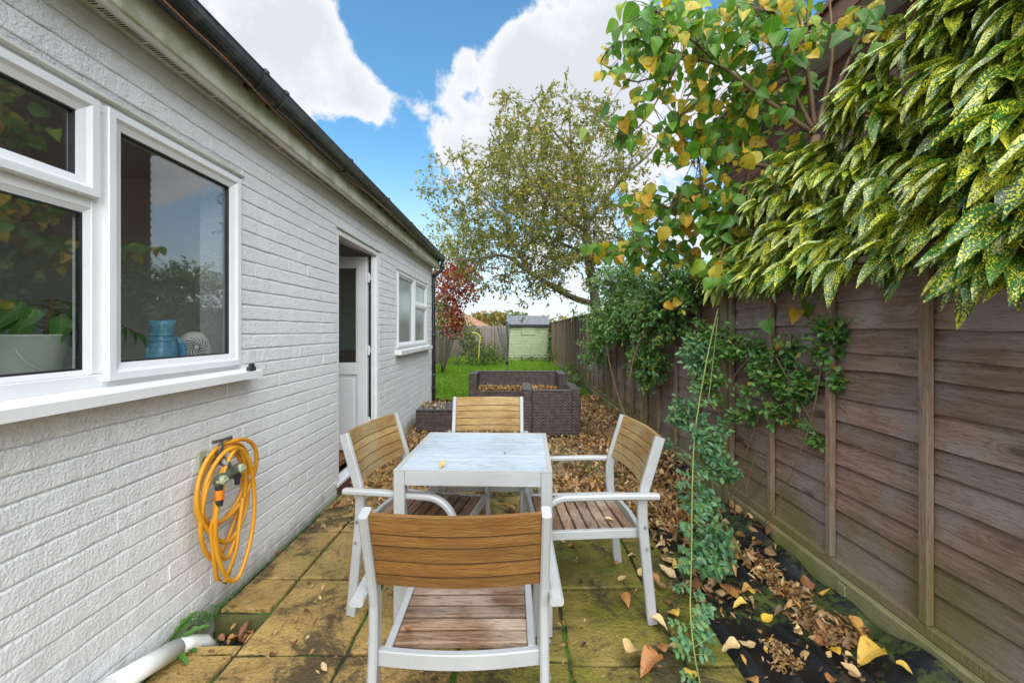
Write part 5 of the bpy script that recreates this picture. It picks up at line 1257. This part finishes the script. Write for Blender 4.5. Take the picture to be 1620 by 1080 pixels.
small_shrub('trailing_rose', (1.32, 2.55, -.012), 'blue green trailing rose sprawling over membrane at the fence foot', 'bluerose',
    [(at(1120, 690, 2.55), (.15, .16, .14), 26), (at(1128, 735, 2.5), (.13, .14, .12), 26), (at(1106, 795, 2.35), (.10, .14, .12), 22), (at(1118, 850, 2.15), (.14, .13, .09), 30), (at(1125, 885, 2.05), (.14, .12, .05), 20), (at(1100, 560, 2.95), (.16, .2, .16), 24), (at(1080, 650, 3.0), (.16, .2, .14), 26), (at(1040, 700, 3.3), (.14, .15, .1), 10)], 'cane', (.030, .046), .58, 10, .15, .004)
# one long cane arching out to the paving, leaflets in pairs
lc = empty('trailing_cane', at(1105, 1075, 1.50) - Vector((0, 0, 0))); tag(lc, 'long thin green rose cane hanging down to the paving', 'plant')
q = polyline([at(1136, 488, 2.9), at(1118, 570, 2.75), at(1100, 680, 2.55), at(1095, 780, 2.25), at(1094, 880, 1.98), at(1092, 960, 1.78), at(1098, 1030, 1.64), at(1108, 1082, 1.545)], 6)
mb = MB(); mb.tube(q, ramp(.0055, .003, len(q)), 6); q2 = polyline([at(1136, 500, 2.85), at(1128, 570, 2.75), at(1120, 640, 2.65)], 5); mb.tube(q2, .003, 5); mb.build('cane', M['cane'], lc, smooth=True)
fo = Foliage(); tp = [leaf_tpl(ellip, 3, .25, .15, 0, 1), leaf_tpl(ellip, 3, .1, .3, 0, 1)]; t_ = MB()
for i in range(8, len(q) - 1):
    for s in range(2):
        if rng.random() < .25: continue
        b = q[i].lerp(q[i + 1], rng.random()); d = Vector((rng.choice((-1, 1)) * rng.uniform(.5, 1), rng.uniform(-.4, .2), rng.uniform(-.1, .5))).normalized(); e = b + d * rng.uniform(.05, .085); rr = curve(b, e, .1, 3); t_.tube(rr, .0012, 3, cap=False)
        for k in range(7):
            c = rr[min(3, 1 + k // 2)]; side = d.cross(Vector((0, -.4, 1))).normalized() * (1 if k % 2 else -1); ld = (side + d * .4) if k < 6 else d; Lf = rng.uniform(.022, .034); fo.add(k % 2, c, ld + rv(.12), Vector((-.1, -.5, .9)) + rv(.25), Lf, Lf * .6)
o = t_.build('leaf_stalks', M['cane'], lc); o['kind'] = 'stuff'; fo.mesh('leaflets', [M['bluerose']], lc, tp)
# bare dry stems against the fence
for k, (a, b, c) in enumerate((((1330, 640, 2.05), (1370, 690, 1.95), (1400, 720, 1.88)), ((1225, 560, 2.45), (1280, 660, 2.25), (1310, 720, 2.15)), ((1140, 800, 2.95), (1180, 760, 2.75), (1200, 700, 2.65)))):
    mb = MB(); qq = polyline([at(*a), at(*b), at(*c)], 6); mb.tube(qq, ramp(.005, .002, len(qq)), 5)
    for j in range(4): i = rng.randrange(2, len(qq) - 2); mb.tube(curve(qq[i], qq[i] + Vector((rng.uniform(-.1, .0), rng.uniform(-.15, .1), rng.uniform(-.1, .15))), .2, 4), .0018, 4)
    tag(mb.build('dry_stem', M['deadtwig']), ['thin bare stem against the boards right of the rose', 'bare stem slanting down through the rose leaves', 'dark bent stem beside the mossy fence post'][k], 'stem')

# ------------------------------------------------------------------ trees and bushes at the end of the garden
def leafy(name, loc, label, mat, blobs, trunk, Lr=(.05, .09), ratio=.6, cat='tree', twigs=True):
    e = empty(name, loc); tag(e, label, cat); fo = Foliage(); tp = [leaf_tpl(ellip, 2, .3, .2, 0, 1)]; mb = MB(); root = Vector(loc)
    for (c, r, n) in blobs:
        c = Vector(c); mb.tube(curve(root + Vector((0, 0, -.05)), c, .08, 6), ramp(trunk, trunk * .3, 7), 7)
        for k in range(max(4, n // 60)):
            d = rv().normalized(); mb.tube(curve(c - Vector((0, 0, r[2] * .5)), c + Vector((d.x * r[0], d.y * r[1], d.z * r[2])) * 0.95, .1, 4), ramp(trunk * .25, trunk * .06, 5), 4)
        for k in range(n):
            d = rv().normalized() * rng.random() ** .4; p = c + Vector((d.x * r[0], d.y * r[1], d.z * r[2])) * (1 + .15 * math.sin(d.x * 9 + d.z * 7)); Lf = rng.uniform(*Lr); fo.add(0, p, rv(.7) + Vector((0, 0, -.3)), rv(.6) + Vector((0, -.3, .7)), Lf, Lf * ratio)
    mb.build('trunk', M['bark'], e, smooth=True); fo.mesh('crown', [M[mat]], e, tp); return e
leafy('maple_tree', (-2.25, 12.6, 0), 'small red leaved maple beyond the house corner', 'maple', [(at(722, 440, 12.4), (.75, .6, .55), 900), (at(705, 475, 12.2), (.6, .5, .55), 900), (at(735, 425, 12.8), (.6, .6, .35), 380), (at(715, 510, 12.2), (.4, .5, .5), 500), (at(745, 465, 13), (.4, .5, .35), 240)], .03, (.06, .10), .8)
leafy('olive_tree', (-3.7, 15.2, 0), 'thin yellow green tree rising behind the red maple', 'plum', [(at(700, 385, 14.5), (.9, .8, .9), 520), (at(735, 400, 15), (1.0, .8, .6), 420), (at(690, 430, 14.8), (.8, .8, .7), 420)], .05, (.08, .13), .45)
leafy('garden_bush', (-2.35, 15.6, 0), 'grey green bush in the far left corner of the lawn', 'hedge', [(at(745, 545, 15.6), (.5, .5, .85), 900), (at(765, 560, 15.2), (.5, .5, .4), 500), (at(732, 520, 16.2), (.45, .5, .7), 500)], .03, (.07, .13), .4, 'bush')
leafy('arching_shrub', (-1.35, 16.6, 0), 'arching green shrub before the back fence', 'fargreen', [(at(772, 556, 16.2), (.55, .5, .45), 420), (at(790, 566, 15.8), (.45, .4, .25), 260)], .02, (.07, .13), .3, 'bush')
leafy('ivy_bush', (-2.8, 9.6, 0), 'green ivy at the foot of the left fence by the downpipe', 'hedge', [(at(696, 500, 10.2), (.25, .4, .6), 260)], .02, (.05, .09), .7, 'bush')
leafy('lawn_edge_weeds', (.75, 17.7, 0), 'green weeds growing at the foot of the shed', 'fargreen', [(Vector((.7, 17.85, .12)), (.8, .2, .16), 420), (Vector((1.5, 17.2, .25)), (.25, .5, .3), 260)], .006, (.05, .09), .5, 'plants')
leafy('dark_ivy', (1.58, 18.0, 0), 'dark ivy between the shed and the right fence', 'climber', [(Vector((1.60, 18.1, .7)), (.14, .2, .7), 320)], .01, (.06, .09), .8, 'bush')
for k, (u, v, Y, r, m, lab) in enumerate(((775, 499, 62, (3.2, 3, 2.0), 'autumn', 'far rust coloured tree beyond the bungalow roof'), (800, 500, 70, (4.6, 4, 2.2), 'fargreen', 'far dark green tree left of the shed roof'), (760, 497, 78, (3.2, 3, 1.8), 'autumn', 'far bare topped tree on the skyline above the bungalow'), (880, 512, 66, (3.4, 3, 2.6), 'autumn', 'far brown tree just right of the shed'), (930, 506, 70, (5, 4, 3.2), 'fargreen', 'far tree mass behind the trunk right of the shed'))):
    c = at(u, v + 12, Y); leafy('distant_tree', (c.x, c.y, -.05), lab, m, [(c, r, 700), (c + Vector((r[0] * .5, 0, r[2] * .25)), (r[0] * .55, r[1] * .6, r[2] * .7), 260), (c - Vector((r[0] * .6, 0, r[2] * .1)), (r[0] * .5, r[1] * .5, r[2] * .6), 220)], .2, (.4, .7), .7)
# yellow hoop in the bush
mb = MB(); p = at(757, 570, 14.6); mb.tube(polyline([p, p + Vector((.03, 0, .5)), p + Vector((.06, 0, .85)), p + Vector((-.03, 0, .95)), p + Vector((-.25, 0, 1.02))], 5), .02, 6)
tag(mb.build('plant_hoop', M['yellow'], smooth=True), 'bent yellow strap standing in front of the far bush', 'strap')

# ------------------------------------------------------------------ grass
fo = Foliage(); gt = [leaf_tpl(grassy, 3, .2, .35, 0, 1), leaf_tpl(grassy, 3, .3, .1, 0, 1)]; 
def lawn_leaf(x, y, hgt, wd):
    a = rng.uniform(0, 6.283); lean = rng.uniform(.1, .75); fo.add(rng.randrange(2), (x, y, -.012), (math.cos(a) * lean, math.sin(a) * lean, 1), (math.cos(a), math.sin(a), .3), hgt, wd)
N = 26000
for k in range(N):
    y = 7.8 + 12.4 * rng.random() ** 1.7; x = rng.uniform(-3.05, 1.55)
    if y < 8.3 and x > -.9 and rng.random() < .6: continue
    if y < 8.6 + .5 * math.sin(x * 3) and x > .95: continue
    s = 1 + .35 * hn(x, y, 1.3); lawn_leaf(x, y, rng.uniform(.05, .12) * s * (1 + .03 * (y - 8)), rng.uniform(.006, .012) * (1 + .09 * (y - 8)))
o = fo.mesh('grass', [M['grass']], None, gt); tag(o, 'bright green uncut grass covering the lawn', 'grass', kind='stuff')
fo = Foliage(); cl = [leaf_tpl(ellip, 2, .2, .2, 0, 1)]
for k in range(5200):
    y = 7.75 + 4.5 * rng.random() ** 1.8; x = rng.uniform(-3.0, 1.3)
    if y < 8.2 and -.85 < x and rng.random() < .7: continue
    a = rng.uniform(0, 6.28); L_ = rng.uniform(.03, .06); fo.add(0, (x, y, rng.uniform(.02, .075)), (math.cos(a), math.sin(a), rng.uniform(-.2, .4)), rv(.25) + Vector((0, 0, 1)), L_, L_ * .75)
o = fo.mesh('clover', [M['grass']], None, cl); tag(o, 'broad leaved clover patches in the near lawn', 'clover', kind='stuff')

# ------------------------------------------------------------------ fallen leaves
curl = [leaf_tpl(ovate, 5, .35, -.25, .1, 2, .04), leaf_tpl(ovate, 5, .5, .2, -.3, 2, .05), leaf_tpl(ovate, 5, -.25, -.1, .25, 2, .05), leaf_tpl(lance, 4, .6, -.35, .1, 1, .03)]
chipT = [leaf_tpl(ellip, 4, .6, -.35, .1, 1, .06), leaf_tpl(ovate, 4, -.5, .25, -.3, 1, .08), leaf_tpl(lance, 4, .9, -.6, .3, 1, .05), leaf_tpl(ellip, 4, 1.2, .3, -.5, 1, .1)]  # dry and curled
def ground_z(x, y):
    if x > .90: return memh(x, y) - .010
    if y > 4.28 or (y > 3.1 and x > .225): return -.004
    return .004
def scatter(fo, n, fx, fy, dens, Lr, zoff=.004, mats=1, tpl=4, flat=.7):
    k = 0; tries = 0
    while k < n and tries < n * 20:
        tries += 1; x = rng.uniform(*fx); y = rng.uniform(*fy)
        if rng.random() > dens(x, y): continue
        a = rng.uniform(0, 6.28); L_ = rng.uniform(*Lr); fo.add(rng.randrange(tpl), (x, y, ground_z(x, y) + rng.uniform(.0, zoff) + .003), (math.cos(a), math.sin(a), rng.uniform(-.05, .25)), rv(flat) + Vector((0, 0, 1)), L_, L_ * rng.uniform(.45, .8), rng.randrange(mats)); k += 1
fo = Foliage()
scatter(fo, 9000, (-1.42, 1.58), (3.0, 8.2), lambda x, y: (1 if (y > 4.3 or x > .25) else .35) * (.55 + .45 * hn(x, y, 1.7)), (.022, .06), .03)
scatter(fo, 2200, (.25, 1.25), (2.75, 3.6), lambda x, y: max(0, min(1, (y - 2.7) * 1.6 + (x - .6) * .9)), (.025, .065), .02)
scatter(fo, 420, (-1.42, -.6), (2.75, 4.4), lambda x, y: .25 + .5 * (y > 3.2), (.02, .05), .012)
scatter(fo, 260, (-1.1, .9), (1.1, 3.1), lambda x, y: .5 + .5 * hn(x, y, 2), (.012, .03), .003)
o = fo.mesh('leaf_litter', [M['chips']], None, chipT); tag(o, 'carpet of small dry brown leaves on the gravel', 'leaf litter', kind='stuff')
fo = Foliage()
def drift(x, y):
    d = abs(x - (.98 + (y - 1.2) * .10)); e = abs(x - (1.33 - (y - 1.9) * .25)); return max(math.exp(-(d / .12) ** 2) * (.25 + .75 * (y > 2.0)), .75 * math.exp(-(e / .06) ** 2) * (y < 2.5)) * (.45 + .55 * hn(x, y, 2.3))
scatter(fo, 420, (.88, 1.58), (1.9, 4.2), drift, (.018, .05), .025)
scatter(fo, 60, (.92, 1.5), (1.2, 2.2), lambda x, y: .6, (.012, .03), .006)
for (u, v, n, sg) in ((1150, 868, 60, .05), (1190, 882, 70, .05), (1215, 905, 60, .045), (1240, 930, 60, .035), (1262, 940, 50, .03), (1290, 985, 80, .035), (1315, 1000, 90, .035), (1345, 1000, 60, .03), (1275, 965, 40, .03), (1120, 900, 60, .06), (1100, 930, 40, .05), (1245, 1045, 110, .03), (1225, 1020, 60, .025)):
    c = gp(u, v, .03)
    for k in range(n):
        x = c.x + rng.gauss(0, sg); y = c.y + rng.gauss(0, sg * .8); a = rng.uniform(0, 6.28); L_ = rng.uniform(.02, .05) * (.5 if u in (1245, 1225) else 1)
        if x < 1.57: fo.add(rng.randrange(4), (x, y, ground_z(x, y) + rng.uniform(.003, .03)), (math.cos(a), math.sin(a), rng.uniform(-.2, .4)), rv(.8) + Vector((0, 0, .8)), L_, L_ * rng.uniform(.3, .6))
scatter(fo, 500, (.88, 1.58), (2.3, 4.3), lambda x, y: .6, (.025, .065), .02)
o = fo.mesh('bed_leaf_litter', [M['chips']], None, chipT); tag(o, 'drifts of shrivelled brown leaves lying on the black membrane', 'leaf litter', kind='stuff')
fo = Foliage(); gzf = lambda n, x0, x1, y0, y1, z: [fo.add(rng.randrange(3), (rng.uniform(x0, x1), rng.uniform(y0, y1), z + rng.uniform(.002, .03)), (math.cos(a), math.sin(a), .1), rv(.35) + Vector((0, 0, 1)), rng.uniform(.02, .05), rng.uniform(.014, .03)) for a in [rng.uniform(0, 6.28) for _ in range(n)]]
gzf(1500, SOFA[0] + .15, SOFA[1] - .15, SOFA[2] + .03, SOFA[3] - .13, .308); o = fo.mesh('sofa_leaf_litter', [M['chips']], None, chipT); tag(o, 'layer of dry leaves lying on the rattan sofa seat', 'leaf litter', kind='stuff')
fo = Foliage(); gzf(70, -1.28, -.95, 5.45, 5.95, .304); o = fo.mesh('table_leaf_litter', [M['chips']], None, chipT); tag(o, 'few dry leaves lying on the low rattan table', 'leaf litter', kind='stuff')
fo = Foliage(); gzf(26, -1.40, -1.22, 1.80, 1.93, -.096); o = fo.mesh('gully_leaf_litter', [M['fallen_b']], None, chipT); tag(o, 'wet brown leaves lying in the open gully', 'leaf litter', kind='stuff')

leafcache = {}
def fallen(x, y, L_, kind, label, z=None, group='single leaves fallen on the ground', ti=None, tilt=.12, wr=.8):
    ti = rng.randrange(3) if ti is None else ti; key = (ti, kind, wr)
    if key not in leafcache:
        tv, tf, tu = curl[ti]; me = bpy.data.meshes.new('fallen_leaf'); vv = tv.copy(); vv[:, 1] *= wr; vv[:, 0] -= .5; me.from_pydata(vv.tolist(), [], tf.tolist()); me.materials.append(M[kind]); me.polygons.foreach_set('use_smooth', [True] * len(tf))
        ul = me.uv_layers.new(name='UVMap'); ul.data.foreach_set('uv', tu[tf.ravel()].ravel()); me.update(); leafcache[key] = me
    me = leafcache[key]; o = bpy.data.objects.new('fallen_leaf', me); COL.objects.link(o)
    o.scale = (L_,) * 3; o.rotation_euler = (rng.uniform(-tilt, tilt), rng.uniform(-tilt, tilt), rng.uniform(0, 6.28))
    zz = min(c[2] for c in [o.rotation_euler.to_matrix() @ (Vector(v.co) * L_) for v in me.vertices]); g = ground_z(x, y) if z is None else z
    o.location = (x, y, g - zz + .001); tag(o, label, 'leaf', group); return o
PX = [(1375, 1050, .085, 'fallen_y', 'largest yellow fallen leaf on the black membrane'), (1171, 958, .05, 'fallen_y', 'lime yellow fallen leaf near the middle of the membrane'), (1155, 1025, .06, 'fallen_p', 'pale upright fallen leaf at the slab edge'), (1185, 1025, .06, 'fallen_p', 'long curled pale leaf beside the slab edge'),
      (1003, 1047, .075, 'fallen_p', 'pale brown leaf at the bottom edge of the patio'), (1028, 1066, .08, 'fallen_b', 'crumpled brown leaf at the bottom edge of the patio'), (1093, 1065, .055, 'fallen_y', 'amber leaf on the mossy slab beside the cane'), (1055, 910, .07, 'fallen_p', 'large pale leaf on the slab right of the chair'),
      (1057, 890, .065, 'fallen_p', 'pale leaf behind the large one near the slab edge'), (1070, 898, .05, 'fallen_y', 'yellow leaf next to the pale leaves at the slab edge'), (1038, 928, .05, 'fallen_b', 'brown curled leaf beside the rear chair leg'), (1064, 978, .05, 'fallen_y', 'small yellow leaf on the green slab'),
      (1044, 995, .055, 'fallen_p', 'cream leaf touching the rear leg of the right chair'), (1065, 1033, .045, 'fallen_p', 'small cream leaf on the green slab corner'), (1046, 1033, .045, 'fallen_b', 'mauve brown leaf lying flat on the green slab'), (1057, 955, .035, 'fallen_b', 'small russet leaf on the green slab'),
      (905, 866, .05, 'fallen_b', 'tan round leaf under the right chair'), (1000, 882, .05, 'fallen_p', 'cream leaf under the right chair seat'), (985, 918, .04, 'fallen_p', 'small cream leaf between two slabs'), (972, 896, .035, 'fallen_b', 'russet leaf at the foot of the chair leg'), (990, 958, .05, 'fallen_b', 'dark brown leaf in the middle of the green slab'),
      (895, 994, .03, 'fallen_b', 'tiny red leaf by the near chair post'), (1090, 940, .085, 'fallen_b', 'big tan leaf under the trailing rose'), (1100, 925, .07, 'fallen_p', 'pale crumpled leaf under the trailing rose'), (1130, 925, .07, 'fallen_p', 'folded pale leaf on the membrane by the rose'), (1150, 932, .09, 'fallen_b', 'broad tan leaf on the membrane by the rose'),
      (1222, 918, .075, 'fallen_p', 'pale yellow leaf in the drift below the fence'), (1202, 908, .05, 'fallen_y', 'bright yellow leaf in the drift below the fence'), (1245, 875, .07, 'fallen_p', 'pale leaf lying against the gravel board'), (1185, 930, .045, 'fallen_y', 'yellow green leaf flat on the membrane'),
      (1275, 925, .06, 'fallen_b', 'tan leaf at the fence end of the drift'), (1300, 1008, .07, 'fallen_b', 'orange brown leaf in the lower drift'), (1355, 1005, .06, 'fallen_b', 'tan leaf at the lower end of the drift'), (1345, 1062, .05, 'fallen_p', 'cream leaf beside the largest yellow leaf'), (1187, 1072, .045, 'fallen_b', 'brown leaf at the bottom of the membrane'),
      (370, 960, .03, 'fallen_b', 'small brown leaf on the stone by the wall'), (440, 875, .028, 'fallen_b', 'small orange leaf on the slab by the wall foot')]
for (u, v, L_, k, lab) in PX:
    p = gp(u, v, .02 if u > 1085 else 0); fallen(p.x, p.y, L_ * 1.32, k, lab)
for k in range(44):
    y = rng.uniform(2.2, 4.2); x = rng.uniform(.55, 1.5); t = rng.choice(['fallen_y', 'fallen_p', 'fallen_b', 'fallen_b', 'fallen_p']); lab = {'fallen_y': 'yellow leaf among the litter between chair and fence', 'fallen_p': 'pale leaf among the litter between chair and fence', 'fallen_b': 'brown leaf among the litter between chair and fence'}[t]
    fallen(x, y, rng.uniform(.045, .075), t, lab, None, lab.split(' among')[0].replace('leaf', 'leaves') + ' in the litter', None, .3)
for k in range(12):
    y = rng.uniform(1.3, 2.2); x = rng.uniform(1.1, 1.5); t = rng.choice(['fallen_b', 'fallen_p', 'fallen_b', 'fallen_y']); lab = {'fallen_y': 'yellow leaf loose on the near membrane', 'fallen_p': 'pale leaf loose on the near membrane', 'fallen_b': 'brown leaf loose on the near membrane'}[t]
    fallen(x, y, rng.uniform(.04, .06), t, lab, None, lab.split(' loose')[0].replace('leaf', 'leaves') + ' on the near membrane', None, .25)
fallen(-.33, 1.86, .045, 'fallen_y', 'yellow and brown leaf lying on the garden table', .731, None, 3, .05, .5); fallen(-.05, 2.05, .02, 'fallen_b', 'tiny brown leaf scrap on the table middle', .731, None, 3, .05, .5)
p = gp(997, 832, .425); fallen(.46, 1.98, .05, 'fallen_p', 'tan leaf lying on the seat of the right chair', .427, None, 0, .05, .6); fallen(-.325, 1.24, .05, 'fallen_b', 'orange brown leaf at the rear corner of the near seat', .427, None, 3, .3, .5)

# weeds by the wall
wd = empty('dandelion', (-1.43, 1.70, .02)); tag(wd, 'dandelion growing by the wall foot above the waste pipe', 'plant'); dl = leaf_tpl(lambda t: max(.05, (.35 + .65 * t) * (1 - max(0, t - .75) * 3) * (1 + .25 * math.sin(t * 30))), 10, .3, .35, 0, 2)
fo = Foliage()
for (dx, dy, dz, L_) in ((.3, .2, 1.0, .15), (.7, .75, .55, .14), (.5, -.8, .55, .13), (.8, -.3, .1, .12), (.9, .4, -.1, .11), (.2, .9, .9, .1)): fo.add(0, (-1.44, 1.68, .03), (dx, dy, dz), (-dx * dz, -dy * dz, 1), L_, L_ * .26)
fo.split('leaf', [M['weed']], wd, [dl], 6)
fo = Foliage()
for k in range(360):
    y = 1.76 + abs(rng.gauss(0, .14)); x = XW + .012 + abs(rng.gauss(0, .02)); z = rng.uniform(-.02, .10) * max(.1, 1 - (y - 1.76) * 3); a = rng.uniform(0, 6.28); fo.add(0, (x, y, z), (math.cos(a), math.sin(a), .5), rv(.4) + Vector((.6, 0, .6)), rng.uniform(.006, .014), .008)
for k in range(500):
    y = rng.uniform(1.98, 3.4); fo.add(0, (XW + .004 + abs(rng.gauss(0, .008)), y, rng.uniform(.0, .012)), (1, rng.uniform(-1, 1), .4), rv(.4) + Vector((.3, 0, .8)), rng.uniform(.005, .012), .006)
o = fo.mesh('wall_moss', [M['weed']], None, cl); tag(o, 'tiny weeds and moss along the foot of the white wall', 'moss', kind='stuff')
fo = Foliage()
for k in range(900):
    y = rng.uniform(3.0, 4.6); x = rng.uniform(.35, 1.3)
    if hn(x, y, 2.1) < .25: continue
    fo.add(0, (x, y, rng.uniform(.01, .06)), (rng.uniform(-1, 1), rng.uniform(-1, 1), .2), rv(.3) + Vector((0, 0, 1)), rng.uniform(.02, .04), .018)
o = fo.mesh('ground_cover', [M['climber']], None, cl); tag(o, 'dark green ground cover creeping through the leaf litter', 'ground cover', kind='stuff')
# houseplant in the bucket
hp = empty('houseplant', (-1.63, 1.36, zb + .1)); tag(hp, 'green leafy houseplant growing in the window bucket', 'plant'); fo = Foliage(); hl = [leaf_tpl(ovate, 6, .25, .3, 0, 2, .01)]; mb = MB(); b0_ = Vector((-1.63, 1.40, zb + .101)); top = Vector((-1.62, 1.42, zb + .27)); mb.tube(polyline([b0_, (b0_ + top) / 2 + Vector((.01, -.01, 0)), top], 4), ramp(.008, .005, 9), 6)
for k in range(16):
    a = 2.399 * k; h_ = .3 + .7 * (k / 16); s = b0_.lerp(top, h_); d = Vector((math.cos(a) * .8 + .1, math.sin(a) + .25, .25 - .02 * k)); e = s + d.normalized() * rng.uniform(.06, .13)
    if e.x > -1.535: e.x = -1.535
    mb.tube(curve(s, e, .1, 4, .1), .0022, 4); L_ = rng.uniform(.075, .12); dd_ = d + Vector((-.2, .1, -.9))
    if dd_.x > 0 : dd_.x *= .2
    fo.add(0, e, dd_, Vector((.8, -.5, .4)) + rv(.2), L_, L_ * .55)
for k in range(6):
    s = Vector((-1.62, 1.56 + .035 * k, zb + .20 - .012 * k)); fo.add(0, s, Vector((rng.uniform(-.3, .1), .8, -.6)), Vector((.7, -.4, .6)), .085, .032)
mb.tube(polyline([top, (-1.62, 1.52, zb + .25), (-1.62, 1.62, zb + .2), (-1.62, 1.76, zb + .14)], 4), .003, 4)
mb.build('stem', M['twig'], hp); fo.split('leaf', [M['houseplant']], hp, hl, 40)
